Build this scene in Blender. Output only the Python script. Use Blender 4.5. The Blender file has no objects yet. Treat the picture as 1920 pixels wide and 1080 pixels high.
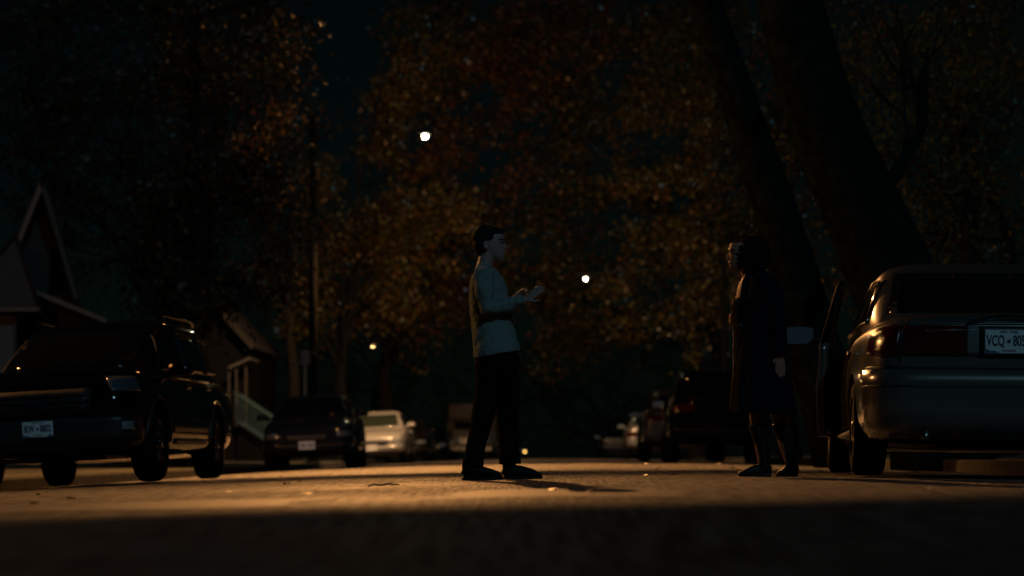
import bpy, bmesh, math, random
import numpy as np
from mathutils import Vector, Matrix
from mathutils.bvhtree import BVHTree
random.seed(7); RNG = np.random.default_rng(7)
SC = bpy.context.scene; COL = SC.collection
F = 4533.0; CZ = 0.18; HY = 852.0          # focal length in photo pixels, eye height, horizon row
# ---------------------------------------------------------------- camera, world, moon, exposure
cam = bpy.data.cameras.new('camera'); co = bpy.data.objects.new('camera', cam); COL.objects.link(co)
co.location = (0, 0, CZ); co.rotation_euler = (math.radians(90), 0, 0)
cam.lens = 85; cam.sensor_width = 36; cam.shift_y = (HY-540)/1920; cam.clip_start = 0.1; cam.clip_end = 2000
cam.dof.use_dof = True; cam.dof.focus_distance = 17.0; cam.dof.aperture_fstop = 2.0
SC.camera = co
w = bpy.data.worlds.new('World'); SC.world = w; w.use_nodes = True
wt = w.node_tree; bgn = wt.nodes['Background']
sky = wt.nodes.new('ShaderNodeTexSky'); sky.sky_type = 'NISHITA'; sky.sun_disc = False
sky.sun_elevation = math.radians(34); sky.sun_rotation = math.radians(162)
hs = wt.nodes.new('ShaderNodeMix'); hs.data_type = 'RGBA'; hs.blend_type = 'MULTIPLY'; hs.inputs[0].default_value = 1
hs.inputs[7].default_value = (0.40, 1.0, 0.9, 1)
wt.links.new(sky.outputs[0], hs.inputs[6]); wt.links.new(hs.outputs[2], bgn.inputs[0]); bgn.inputs[1].default_value = 0.00040
moon = bpy.data.lights.new('moon', 'SUN'); mo = bpy.data.objects.new('moon', moon); COL.objects.link(mo)
moon.energy = 0.25; moon.color = (0.30, 0.66, 0.88); moon.angle = math.radians(0.6)
mo.rotation_euler = Vector((-0.30, 0.86, -0.62)).to_track_quat('-Z', 'Y').to_euler()
SC.view_settings.view_transform = 'Standard'; SC.view_settings.look = 'None'; SC.view_settings.exposure = 0; SC.view_settings.gamma = 1
SC.render.film_transparent = False
try:
    SC.cycles.use_denoising = True; SC.cycles.max_bounces = 5; SC.cycles.sample_clamp_indirect = 2
    SC.cycles.caustics_reflective = False; SC.cycles.caustics_refractive = False
except Exception: pass

# ---------------------------------------------------------------- helpers
MATS = {}
def mat(name, col, rough=0.6, metal=0, coat=0, noise=None, bump=None, emit=None, estr=0, spec=0.5, sheen=0, trans=0, subsurf=0):
    if name in MATS: return MATS[name]
    m = bpy.data.materials.new(name); m.use_nodes = True; nt = m.node_tree; b = nt.nodes['Principled BSDF']
    b.inputs['Base Color'].default_value = (*col, 1); b.inputs['Roughness'].default_value = rough
    b.inputs['Metallic'].default_value = metal; b.inputs['Coat Weight'].default_value = coat; b.inputs['Coat Roughness'].default_value = 0.07
    b.inputs['Specular IOR Level'].default_value = spec; b.inputs['Sheen Weight'].default_value = sheen
    if noise:                       # (scale, colour2)
        tc = nt.nodes.new('ShaderNodeTexCoord'); n = nt.nodes.new('ShaderNodeTexNoise'); n.inputs['Scale'].default_value = noise[0]; n.inputs['Detail'].default_value = 6
        r = nt.nodes.new('ShaderNodeValToRGB'); r.color_ramp.elements[0].color = (*col, 1); r.color_ramp.elements[1].color = (*noise[1], 1)
        r.color_ramp.elements[0].position = 0.35; r.color_ramp.elements[1].position = 0.65
        nt.links.new(tc.outputs['Object'], n.inputs['Vector']); nt.links.new(n.outputs[0], r.inputs[0]); nt.links.new(r.outputs[0], b.inputs['Base Color'])
    if bump:                        # (scale, strength, distance)
        tc = nt.nodes.new('ShaderNodeTexCoord'); n = nt.nodes.new('ShaderNodeTexNoise'); n.inputs['Scale'].default_value = bump[0]; n.inputs['Detail'].default_value = 5
        bp = nt.nodes.new('ShaderNodeBump'); bp.inputs['Strength'].default_value = bump[1]; bp.inputs['Distance'].default_value = bump[2]
        nt.links.new(tc.outputs['Object'], n.inputs['Vector']); nt.links.new(n.outputs[0], bp.inputs['Height']); nt.links.new(bp.outputs[0], b.inputs['Normal'])
    if emit: b.inputs['Emission Color'].default_value = (*emit, 1); b.inputs['Emission Strength'].default_value = estr
    MATS[name] = m; return m

def cx(y): return -1.25 + 0.03*y            # road centre line
def gz(x, y):                               # road surface height
    z = 0.022 - 0.0042*(x-2.0)**2
    if y > 105: z -= 0.00035*(y-105)**2
    return z
def at(px, py, D): return Vector(((px-960)/F*D, D, CZ+(HY-py)/F*D))

def link(name, me, m=None, parent=None, smooth=False):
    o = bpy.data.objects.new(name, me); COL.objects.link(o)
    if m:
        for k in (m if isinstance(m, (list, tuple)) else [m]): me.materials.append(k)
    if smooth: me.shade_smooth()
    if parent: o.parent = parent
    return o
def tag(o, label=None, cat=None, group=None, kind=None):
    for k, v in (('label', label), ('category', cat), ('group', group), ('kind', kind)):
        if v: o[k] = v
    return o
def empty(name, loc=(0,0,0), rz=0):
    o = bpy.data.objects.new(name, None); COL.objects.link(o); o.location = loc; o.rotation_euler = (0, 0, rz); o.empty_display_size = 0.2; return o
def frombm(name, bm, m=None, parent=None, smooth=False):
    bmesh.ops.recalc_face_normals(bm, faces=bm.faces[:]); me = bpy.data.meshes.new(name); bm.to_mesh(me); bm.free(); return link(name, me, m, parent, smooth)
def box(bm, c, s, M=None, bev=0):
    r = bmesh.ops.create_cube(bm, size=1, matrix=Matrix.Translation(c) @ Matrix.Diagonal((*s, 1)))
    vs = r['verts']
    if bev:
        es = list({e for v in vs for e in v.link_edges}); q = bmesh.ops.bevel(bm, geom=es, offset=bev, segments=2, affect='EDGES', profile=.7); vs = list({v for f in q['faces'] for v in f.verts} | {v for v in vs if v.is_valid})
    if M: bmesh.ops.transform(bm, matrix=M, verts=vs)
    return vs
def ring(c, t, rx, ry, n=12, side=None):
    t = Vector(t).normalized(); a = Vector(side) if side else Vector((0, 1, 0))
    if abs(a.dot(t)) > 0.95: a = Vector((1, 0, 0))
    u = (a - t*a.dot(t)).normalized(); v = t.cross(u)
    return [Vector(c) + u*(math.cos(k*2*math.pi/n)*ry) + v*(math.sin(k*2*math.pi/n)*rx) for k in range(n)]
def skinrings(bm, rings, cap=True):
    R = [[bm.verts.new(p) for p in r] for r in rings]; n = len(R[0])
    for a, b in zip(R, R[1:]):
        for k in range(n): bm.faces.new((a[k], a[(k+1) % n], b[(k+1) % n], b[k]))
    if cap: bm.faces.new(R[0][::-1]); bm.faces.new(R[-1])
    return R
def tube(bm, pts, rad, n=8, ry=None, side=None):
    pts = [Vector(p) for p in pts]; rs = rad if isinstance(rad, (list, tuple)) else [rad]*len(pts)
    rings = []
    for i, p in enumerate(pts):
        t = (pts[min(i+1, len(pts)-1)] - pts[max(i-1, 0)])
        rx = rs[i]; y_ = ry[i] if ry else rx
        rings.append(ring(p, t, rx, y_, n, side))
    skinrings(bm, rings)
def blob(bm, c, r, M=None):
    m = Matrix.Translation(c) @ (M or Matrix()) @ Matrix.Diagonal((*r, 1))
    bmesh.ops.create_icosphere(bm, subdivisions=3, radius=1, matrix=m)
def hloft(bm, secs, n=24, e=2.3):           # horizontal elliptical sections (x0,x1,z, halfwidth_y, yc)
    rings = []
    for (x0, x1, z, hy, yc) in secs:
        c = (x0+x1)/2; hx = (x1-x0)/2; zz = z if isinstance(z, tuple) else (z, z)
        rr = []
        for k in range(n):
            a = k*2*math.pi/n; ca, sa = math.cos(a), math.sin(a)
            fx = math.copysign(abs(ca)**(2/e), ca); fy = math.copysign(abs(sa)**(2/e), sa)
            rr.append(Vector((c+hx*fx, yc+hy*fy, zz[0]*(1-fx)/2 + zz[1]*(1+fx)/2)))
        rings.append(rr)
    skinrings(bm, rings)
def evalmesh(o):
    dg = bpy.context.evaluated_depsgraph_get(); return bpy.data.meshes.new_from_object(o.evaluated_get(dg))
def remesh(name, bm, m, parent, voxel=0.006, smooth_it=4, disp=None):
    bmesh.ops.recalc_face_normals(bm, faces=bm.faces[:])
    me = bpy.data.meshes.new(name+'_t'); bm.to_mesh(me); bm.free(); o = bpy.data.objects.new('tmp', me); COL.objects.link(o)
    r = o.modifiers.new('r', 'REMESH'); r.mode = 'VOXEL'; r.voxel_size = voxel
    s = o.modifiers.new('s', 'SMOOTH'); s.iterations = smooth_it; s.factor = 0.5
    if disp:
        t = bpy.data.textures.new('wr', 'CLOUDS'); t.noise_scale = disp[0]; d = o.modifiers.new('d', 'DISPLACE'); d.texture = t; d.strength = disp[1]; d.mid_level = .5
    e = evalmesh(o); e.name = name; bpy.data.objects.remove(o); bpy.data.meshes.remove(me)
    return link(name, e, m, parent, True)
def textmesh(s, size, loc, parent, m, name='lettering', sx=1.0, bold=0.0, extr=0.001):
    cu = bpy.data.curves.new('t', 'FONT'); cu.body = s; cu.size = size; cu.align_x = 'CENTER'; cu.align_y = 'CENTER'; cu.extrude = extr; cu.offset = bold
    o = bpy.data.objects.new('t', cu); COL.objects.link(o); e = evalmesh(o); bpy.data.objects.remove(o)
    e.transform(Matrix.Translation(loc) @ Matrix.Rotation(math.pi/2, 4, 'X') @ Matrix.Diagonal((sx, 1, 1, 1)))
    return link(name, e, m, parent)

# ---------------------------------------------------------------- materials
def leafmat(name, cols, rough=0.55):
    m = bpy.data.materials.new(name); m.use_nodes = True; nt = m.node_tree; b = nt.nodes['Principled BSDF']
    g = nt.nodes.new('ShaderNodeNewGeometry'); r = nt.nodes.new('ShaderNodeValToRGB')
    els = r.color_ramp.elements
    while len(els) < len(cols): els.new(0.5)
    for i, c in enumerate(cols): els[i].position = i/(len(cols)-1); els[i].color = (*c, 1)
    nt.links.new(g.outputs['Random Per Island'], r.inputs[0]); nt.links.new(r.outputs[0], b.inputs['Base Color']); b.inputs['Roughness'].default_value = rough
    tr = nt.nodes.new('ShaderNodeBsdfTranslucent'); mx = nt.nodes.new('ShaderNodeMixShader'); mx.inputs[0].default_value = 0.35
    nt.links.new(r.outputs[0], tr.inputs[0]); nt.links.new(b.outputs[0], mx.inputs[1]); nt.links.new(tr.outputs[0], mx.inputs[2]); nt.links.new(mx.outputs[0], nt.nodes['Material Output'].inputs[0])
    return m
GREEN = (0.045, 0.075, 0.018); OLIVE = (0.085, 0.085, 0.018); GOLD = (0.20, 0.145, 0.03); ORNG = (0.21, 0.075, 0.014); RUST = (0.13, 0.035, 0.014)
L_GREEN = leafmat('leaves_green', [GREEN, (0.03, 0.055, 0.016), OLIVE, GREEN])
L_DARK = leafmat('leaves_dark', [(.016, .024, .010), (.022, .027, .010), (.010, .013, .007), (.075, .052, .015), (.02, .03, .012), (.03, .036, .012), (.06, .032, .011)], .5)
L_MIX = leafmat('leaves_turning', [(.02, .03, .01), OLIVE, GOLD, (0.05, 0.07, 0.02), (.02, .025, .01), ORNG, (.03, .045, .015)], .35)
L_GOLD = leafmat('leaves_golden', [(.03, .03, .01), GOLD, OLIVE, (0.03, 0.035, 0.012), ORNG, (.025, .03, .01), GOLD], .35)
L_RUST = leafmat('leaves_rust', [GOLD, (.03, .015, .008), ORNG, RUST, (.03, .03, .01), OLIVE, ORNG], .35)
BARK = mat('bark', (0.014, 0.012, 0.010), 0.95, spec=.1, noise=(9, (0.02, 0.017, 0.014)), bump=(14, 0.9, 0.04))
BARK_P = mat('bark_pale', (0.013, 0.019, 0.018), 1.0, spec=0, noise=(6, (0.004, 0.006, 0.006)), bump=(10, 0.8, 0.05))
RUBBER = mat('rubber', (0.005, 0.005, 0.005), 0.95, spec=.05); STEEL = mat('alloy', (0.45, 0.45, 0.44), 0.3, 1)
CHROME = mat('chrome', (0.6, 0.6, 0.6), 0.12, 1); GLASS = mat('car_glass', (0.004, 0.005, 0.006), 0.04, spec=0.6)
LAMPG = mat('lamp_glass', (0.25, 0.27, 0.28), 0.08, coat=1); REDL = mat('red_lens', (0.07, 0.002, 0.003), 0.12, coat=1, bump=(90, 0.5, 0.004))
CLEARL = mat('reverse_lens', (0.16, 0.17, 0.17), 0.12, coat=1, bump=(90, 0.4, 0.004)); BLACKP = mat('black_plastic', (0.012, 0.012, 0.013), 0.45)
PLATE = mat('plate_white', (0.72, 0.74, 0.75), 0.35); PINK = mat('plate_ink', (0.008, 0.012, 0.03), 0.5); PBLUE = mat('plate_blue', (0.03, 0.07, 0.2), 0.5); PRED = mat('plate_red', (0.25, 0.05, 0.03), 0.5)
def paint(n, c, metal=0.35, rough=0.3): return mat('paint_'+n, c, rough, metal, 1.0, spec=(.02 if max(c) < .03 else .3))

# ---------------------------------------------------------------- ground, road
def asphalt():
    m = mat('asphalt', (0.055, 0.05, 0.046), 0.5); nt = m.node_tree; b = nt.nodes['Principled BSDF']; L = nt.links.new
    tc = nt.nodes.new('ShaderNodeTexCoord')
    n1 = nt.nodes.new('ShaderNodeTexNoise'); n1.inputs['Scale'].default_value = 9; n1.inputs['Detail'].default_value = 10; n1.inputs['Roughness'].default_value = .8
    v = nt.nodes.new('ShaderNodeTexVoronoi'); v.inputs['Scale'].default_value = 28
    n2 = nt.nodes.new('ShaderNodeTexNoise'); n2.inputs['Scale'].default_value = 0.55; n2.inputs['Detail'].default_value = 5
    for n in (n1, v, n2): L(tc.outputs['Object'], n.inputs['Vector'])
    r = nt.nodes.new('ShaderNodeValToRGB'); r.color_ramp.elements[0].position = .25; r.color_ramp.elements[0].color = (0.028, 0.026, 0.025, 1); r.color_ramp.elements[1].position = .75; r.color_ramp.elements[1].color = (0.12, 0.105, 0.092, 1)
    L(n1.outputs[0], r.inputs[0])
    r2 = nt.nodes.new('ShaderNodeValToRGB'); r2.color_ramp.elements[0].position = .35; r2.color_ramp.elements[0].color = (0.7, 0.7, 0.72, 1); r2.color_ramp.elements[1].position = .62; r2.color_ramp.elements[1].color = (1.1, 1.08, 1.05, 1)
    L(n2.outputs[0], r2.inputs[0])
    mx = nt.nodes.new('ShaderNodeMix'); mx.data_type = 'RGBA'; mx.blend_type = 'MULTIPLY'; mx.inputs[0].default_value = 1
    L(r.outputs[0], mx.inputs[6]); L(r2.outputs[0], mx.inputs[7]); L(mx.outputs[2], b.inputs['Base Color'])
    rr = nt.nodes.new('ShaderNodeMapRange'); rr.inputs[3].default_value = .48; rr.inputs[4].default_value = .78; L(n2.outputs[0], rr.inputs[0]); L(rr.outputs[0], b.inputs['Roughness'])
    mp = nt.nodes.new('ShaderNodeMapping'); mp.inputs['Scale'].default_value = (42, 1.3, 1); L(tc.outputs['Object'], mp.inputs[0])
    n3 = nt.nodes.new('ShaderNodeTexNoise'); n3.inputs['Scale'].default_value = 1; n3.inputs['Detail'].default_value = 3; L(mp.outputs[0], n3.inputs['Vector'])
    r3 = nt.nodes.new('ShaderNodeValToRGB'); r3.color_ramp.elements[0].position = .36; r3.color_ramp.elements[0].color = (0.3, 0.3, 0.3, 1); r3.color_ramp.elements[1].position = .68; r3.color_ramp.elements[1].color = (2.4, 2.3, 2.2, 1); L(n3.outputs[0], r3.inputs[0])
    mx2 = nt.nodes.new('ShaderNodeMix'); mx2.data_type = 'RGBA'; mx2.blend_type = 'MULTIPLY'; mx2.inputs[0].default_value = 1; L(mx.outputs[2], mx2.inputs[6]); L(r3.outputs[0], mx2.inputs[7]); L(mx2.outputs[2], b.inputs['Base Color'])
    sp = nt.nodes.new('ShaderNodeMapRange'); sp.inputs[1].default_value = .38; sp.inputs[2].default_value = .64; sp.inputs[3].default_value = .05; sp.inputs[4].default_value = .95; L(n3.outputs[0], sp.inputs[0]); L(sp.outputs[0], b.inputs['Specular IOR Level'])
    m3 = nt.nodes.new('ShaderNodeMath'); m3.operation = 'MULTIPLY_ADD'; m3.inputs[1].default_value = .5; L(n3.outputs[0], m3.inputs[0]); L(n1.outputs[0], m3.inputs[2])
    ad = nt.nodes.new('ShaderNodeMath'); ad.operation = 'ADD'; L(m3.outputs[0], ad.inputs[0]); L(v.outputs[0], ad.inputs[1])
    bp = nt.nodes.new('ShaderNodeBump'); bp.inputs['Strength'].default_value = .8; bp.inputs['Distance'].default_value = 0.03; L(ad.outputs[0], bp.inputs['Height']); L(bp.outputs[0], b.inputs['Normal'])
    return m
ASPH = asphalt()
def strip(name, o0, o1, nx, dz, m, wob=0, y0=-12, y1=420, prof=None):
    ys = [y0+i*0.5 for i in range(int((60-y0)/0.5))] if wob else [y0+i*2.0 for i in range(int((60-y0)/2))]
    y = 60
    while y < y1: ys.append(y); y += 4
    bm = bmesh.new(); rows = []
    for y in ys:
        row = []
        for i in range(nx+1):
            o = o0+(o1-o0)*i/nx; x = cx(y)+o
            z = (prof(x, y, o) if prof else gz(x, y)) + dz
            if wob: z += wob*(math.sin(x*1.7+y*.35)*math.cos(y*0.8-x*.6) + .6*math.sin(x*3.1-y*1.3+1))
            row.append(bm.verts.new((x, y, z)))
        rows.append(row)
    for a, b in zip(rows, rows[1:]):
        for i in range(nx): bm.faces.new((a[i], a[i+1], b[i+1], b[i]))
    return frombm(name, bm, m, None, True)
HWL, HWR = 5.2, 5.3
tag(strip('road', -HWL, HWR, 40, 0, ASPH, wob=0.004), kind='structure')
CONC = mat('concrete', (0.045, 0.043, 0.040), 0.95, spec=.1, noise=(3, (0.028, 0.027, 0.025)), bump=(60, .4, .006))
def edge(side, extra):
    def pf(x, y, o):
        e = -HWL if side < 0 else HWR; xe = cx(y)+e; return gz(xe, y)+0.13+extra*max(0, abs(o)-abs(e)-1.2)
    return pf
for side, e in ((-1, -HWL), (1, HWR)):
    bm = bmesh.new(); prev = None; y = -12
    while y < 300:
        x = cx(y)+e; z = gz(x, y); q = [Vector((x, y, z-.05)), Vector((x, y, z+.115)), Vector((x+side*.02, y, z+.135)), Vector((x+side*.16, y, z+.135)), Vector((x+side*.16, y, z-.05))]
        q = [bm.verts.new(v) for v in q]
        if prev:
            for i in range(4): bm.faces.new((prev[i], prev[i+1], q[i+1], q[i]))
        prev = q; y += 3
    tag(frombm('kerb', bm, CONC, None), kind='structure')
GRASSM = mat('lawn_soil', (0.035, 0.045, 0.018), 0.95, noise=(4, (0.05, 0.04, 0.022)), bump=(40, 1, .03))
tag(strip('lawn', -HWL-.16, -HWL-1.5, 3, 0.0, GRASSM, prof=edge(-1, 0)), kind='structure')
tag(strip('lawn', HWR+.16, HWR+1.5, 3, 0.0, GRASSM, prof=edge(1, 0)), kind='structure')
tag(strip('sidewalk', -HWL-1.5, -HWL-3.0, 3, 0.004, CONC, prof=edge(-1, 0)), kind='structure')
tag(strip('sidewalk', HWR+1.5, HWR+3.0, 3, 0.004, CONC, prof=edge(1, 0)), kind='structure')
tag(strip('ground', -HWL-3.0, -90, 20, 0.0, GRASSM, prof=lambda x, y, o: gz(cx(y)-HWL, y)+0.12+0.03*max(0, min(-o-8.2, 14))), kind='structure')
tag(strip('ground', HWR+3.0, 90, 20, 0.0, GRASSM, prof=lambda x, y, o: gz(cx(y)+HWR, y)+0.12+0.05*max(0, min(o-8.3, 14))), kind='structure')
# asphalt repair patches lying on the road
PATCH = mat('patch_asphalt', (0.035, 0.036, 0.042), 0.6, noise=(30, (0.06, 0.06, 0.066)), bump=(70, .6, .008))
def roadpatch(pts, label):
    bm = bmesh.new(); n = 14
    P = [Vector(p) for p in pts]
    for i in range(n):
        for j in range(n):
            q = []
            for (u, v) in ((i/n, j/n), ((i+1)/n, j/n), ((i+1)/n, (j+1)/n), (i/n, (j+1)/n)):
                p = P[0].lerp(P[1], u).lerp(P[3].lerp(P[2], u), v); x = p.x+.05*math.sin(p.y*5); y = p.y+.04*math.sin(p.x*7)
                wz = 0.004*(math.sin(x*1.7+y*.35)*math.cos(y*0.8-x*.6)+.6*math.sin(x*3.1-y*1.3+1))
                q.append(bm.verts.new((x, y, gz(x, y)+wz+.004)))
            bm.faces.new(q)
    bmesh.ops.remove_doubles(bm, verts=bm.verts, dist=1e-4)
    return tag(frombm('road_patch', bm, PATCH, None, True), kind='structure')
roadpatch([(-.35, 9.6), (.75, 9.3), (.7, 11.4), (-.2, 11.8)], '')
roadpatch([(-2.2, 9.0), (-.9, 8.8), (-.8, 10.6), (-1.9, 10.9)], '')
# twig lying on the road
bm = bmesh.new(); c = Vector((-.71, 13.4, gz(-.71, 13.4)+.012))
pts = [c+Vector(p) for p in ((-.09, 0, 0), (-.055, .01, .012), (-.02, 0, .006), (.02, -.01, .014), (.05, .0, .01), (.09, .01, .008))]
tube(bm, pts, [.004, .006, .006, .007, .005, .003], 6); tube(bm, [pts[3], pts[3]+Vector((.03, .04, .01))], [.004, .002], 5)
tag(frombm('twig', bm, BARK), 'short crooked dark twig lying on the lit asphalt', 'twig')

bm = bmesh.new(); rg = np.random.default_rng(11)
for k in range(240):
    y = 9+rg.random()**1.5*60; o = (rg.random()*2-1)*5; o = math.copysign(abs(o/5)**.6*5, o); x = cx(y)+o; sz = rg.uniform(.02, .045); a = rg.uniform(0, 6.28)
    wz = 0.004*(math.sin(x*1.7+y*.35)*math.cos(y*0.8-x*.6)+.6*math.sin(x*3.1-y*1.3+1)); z = gz(x, y)+wz+.006; u = Vector((math.cos(a), math.sin(a), 0))*sz; v = Vector((-math.sin(a), math.cos(a), 0))*sz*.55; t = rg.uniform(0, .02)
    c = Vector((x, y, z)); bm.faces.new([bm.verts.new(p) for p in (c-u+Vector((0, 0, t)), c-v, c+u+Vector((0, 0, t*.6)), c+v)])
tag(frombm('fallen_leaves', bm, L_RUST), kind='stuff')
# ---------------------------------------------------------------- vehicles
def patch(bvh, fn, nu, nv, off=0.004, thick=0.006):
    bm = bmesh.new(); G = []
    for i in range(nu+1):
        row = []
        for j in range(nv+1):
            o, d = fn(i/nu, j/nv); o = Vector(o); d = Vector(d).normalized(); h, nrm, _, _ = bvh.ray_cast(o, d)
            if h is None: h, nrm, _, _ = bvh.find_nearest(o + d*1.0)
            if nrm.dot(d) > 0: nrm = -nrm
            row.append(bm.verts.new(h + nrm*off))
        G.append(row)
    for i in range(nu):
        for j in range(nv): bm.faces.new((G[i][j], G[i+1][j], G[i+1][j+1], G[i][j+1]))
    bmesh.ops.recalc_face_normals(bm, faces=bm.faces[:])
    f = bm.faces[len(bm.faces)//2] if hasattr(bm.faces, 'ensure_lookup_table') and not bm.faces.ensure_lookup_table() else bm.faces[0]
    if f.normal.dot(Vector(fn(.5, .5)[1])) > 0: bmesh.ops.reverse_faces(bm, faces=bm.faces[:])
    r = bmesh.ops.solidify(bm, geom=bm.faces[:], thickness=thick)
    return bm
def side_fn(q, sx):        # q: four (y,z) corners: rear-bottom, front-bottom, front-top, rear-top
    q = [Vector(p) for p in q]
    def fn(u, v):
        p = q[0].lerp(q[1], u).lerp(q[3].lerp(q[2], u), v); return (sx*3, p.x, p.y), (-sx, 0, 0)
    return fn
def end_fn(q, ye, d):      # q: four (x,z) corners
    q = [Vector(p) for p in q]
    def fn(u, v):
        p = q[0].lerp(q[1], u).lerp(q[3].lerp(q[2], u), v); return (p.x, ye, p.y), (0, d, 0)
    return fn
def wrap_fn(a0, a1, z0, z1, pivot, d=1, zs=None):   # rays toward a pivot on the centre line: wraps round a corner; angle from straight behind
    def fn(u, v):
        a = math.radians(a0+(a1-a0)*u); z_0 = z0(u) if callable(z0) else z0; z_1 = z1(u) if callable(z1) else z1; z = z_0+(z_1-z_0)*v
        o = Vector((math.sin(a)*3, pivot-d*math.cos(a)*3, z)); return o, Vector((0, pivot, z))-o
    return fn
def make_wheel(r, wd, parent, loc, sx, rimmat=STEEL, spokes=7):
    bm = bmesh.new(); prof = [(r*.62, -.5), (r*.70, -.52), (r*.9, -.5), (r*.98, -.4), (r, -.25), (r, .25), (r*.98, .4), (r*.9, .5), (r*.70, .52), (r*.62, .5)]
    n = 36; R = [[bm.verts.new((p[1]*wd, math.cos(k*2*math.pi/n)*p[0], math.sin(k*2*math.pi/n)*p[0])) for p in prof] for k in range(n)]
    for k in range(n):
        a, b = R[k], R[(k+1) % n]
        for i in range(len(prof)-1): bm.faces.new((a[i], a[i+1], b[i+1], b[i]))
        bm.faces.new((a[-1], a[0], b[0], b[-1]))
    wo = frombm('wheel', bm, RUBBER, parent, True); wo.location = loc
    bm = bmesh.new(); X = sx*wd*.38
    bmesh.ops.create_cone(bm, cap_ends=True, segments=32, radius1=r*.6, radius2=r*.6, depth=.02, matrix=Matrix.Translation((X-sx*.09, 0, 0)) @ Matrix.Rotation(math.pi/2, 4, 'Y'))
    rr = [[bm.verts.new((X+sx*dx, math.cos(k*2*math.pi/n)*q, math.sin(k*2*math.pi/n)*q)) for k in range(n)] for dx, q in ((0, r*.54), (.02, r*.6), (.012, r*.645), (-.03, r*.64))]
    for a, b in zip(rr, rr[1:]):
        for k in range(n): bm.faces.new((a[k], a[(k+1) % n], b[(k+1) % n], b[k]))
    for s in range(spokes):
        M = Matrix.Rotation(s*2*math.pi/spokes, 4, 'X'); box(bm, (X, 0, r*.3), (.03, r*.13, r*.56), M, .006)
    bmesh.ops.create_cone(bm, cap_ends=True, segments=20, radius1=r*.14, radius2=r*.12, depth=.05, matrix=Matrix.Translation((X+sx*.005, 0, 0)) @ Matrix.Rotation(math.pi/2, 4, 'Y'))
    frombm('rim', bm, rimmat, wo, True)
    return wo
def subd(me, lv=2):
    o = bpy.data.objects.new('tmp', me); COL.objects.link(o); s = o.modifiers.new('s', 'SUBSURF'); s.levels = lv; s.render_levels = lv
    e = evalmesh(o); bpy.data.objects.remove(o); return e
def shell_body(tab):
    bm = bmesh.new(); rings = []
    for (y, w, zl, zs, zt) in tab:
        h = zs-zl
        half = [(0, zl), (.72*w, zl), (.93*w, zl+.04), (.985*w, zl+.2*h), (w, zl+.5*h), (.99*w, zl+.72*h), (.965*w, zs-.1*h), (.92*w, zs), (.78*w, zt-.012), (.4*w, zt+.008), (0, zt+.014)]
        full = [(x, z) for x, z in half] + [(-x, z) for x, z in half[-2:0:-1]]
        rings.append([Vector((x, y, z)) for x, z in full])
    skinrings(bm, rings); bmesh.ops.recalc_face_normals(bm, faces=bm.faces[:])
    me = bpy.data.meshes.new('b'); bm.to_mesh(me); bm.free(); return subd(me)
def shell_cabin(lev, e=4.5):
    bm = bmesh.new(); rings = []; n = 28
    for (z, yr, yf, w) in lev:
        c = (yr+yf)/2; h = (yf-yr)/2; rr = []
        for k in range(n):
            a = k*2*math.pi/n+math.pi/n; ca, sa = math.cos(a), math.sin(a)
            rr.append(Vector((w*math.copysign(abs(ca)**(2/e), ca), c+h*math.copysign(abs(sa)**(2/e), sa), z)))
        rings.append(rr)
    skinrings(bm, rings); bmesh.ops.recalc_face_normals(bm, faces=bm.faces[:])
    me = bpy.data.meshes.new('c'); bm.to_mesh(me); bm.free(); return subd(me)
def bvh_of(*mes):
    bm = bmesh.new()
    for m in mes: bm.from_mesh(m)
    t = BVHTree.FromBMesh(bm); bm.free(); return t
def make_mirror(root, sx, x, y, z, m, sc=1):
    bm = bmesh.new(); c = Vector((x+sx*.13*sc, y, z+.03)); hx = .115*sc; hz = .062*sc
    def outline(k, f, yy):
        a = 2*math.pi*k/28; ca, sa = math.cos(a), math.sin(a); e = .62 if sa > 0 else .4
        return c+Vector((hx*f*math.copysign(abs(ca)**.55, ca), yy, hz*f*math.copysign(abs(sa)**e, sa)*(1 if sa < 0 else 1.0-.35*max(0, sx*ca))))
    skinrings(bm, [[outline(k, f, yy) for k in range(28)] for f, yy in ((.93, -.045), (1, -.035), (.98, .01), (.8, .05), (.4, .075))])
    box(bm, (x+sx*.02, y+.01, z-.015), (.1, .06, .05), None, .01)
    mi = frombm('mirror', bm, m, root, True)
    bm = bmesh.new(); skinrings(bm, [[outline(k, .88, -.049) for k in range(28)], [outline(k, .88, -.044) for k in range(28)]]); frombm('mirror_glass', bm, mat('mirror_glass', (.16, .21, .23), .4, .3), mi)
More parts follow.
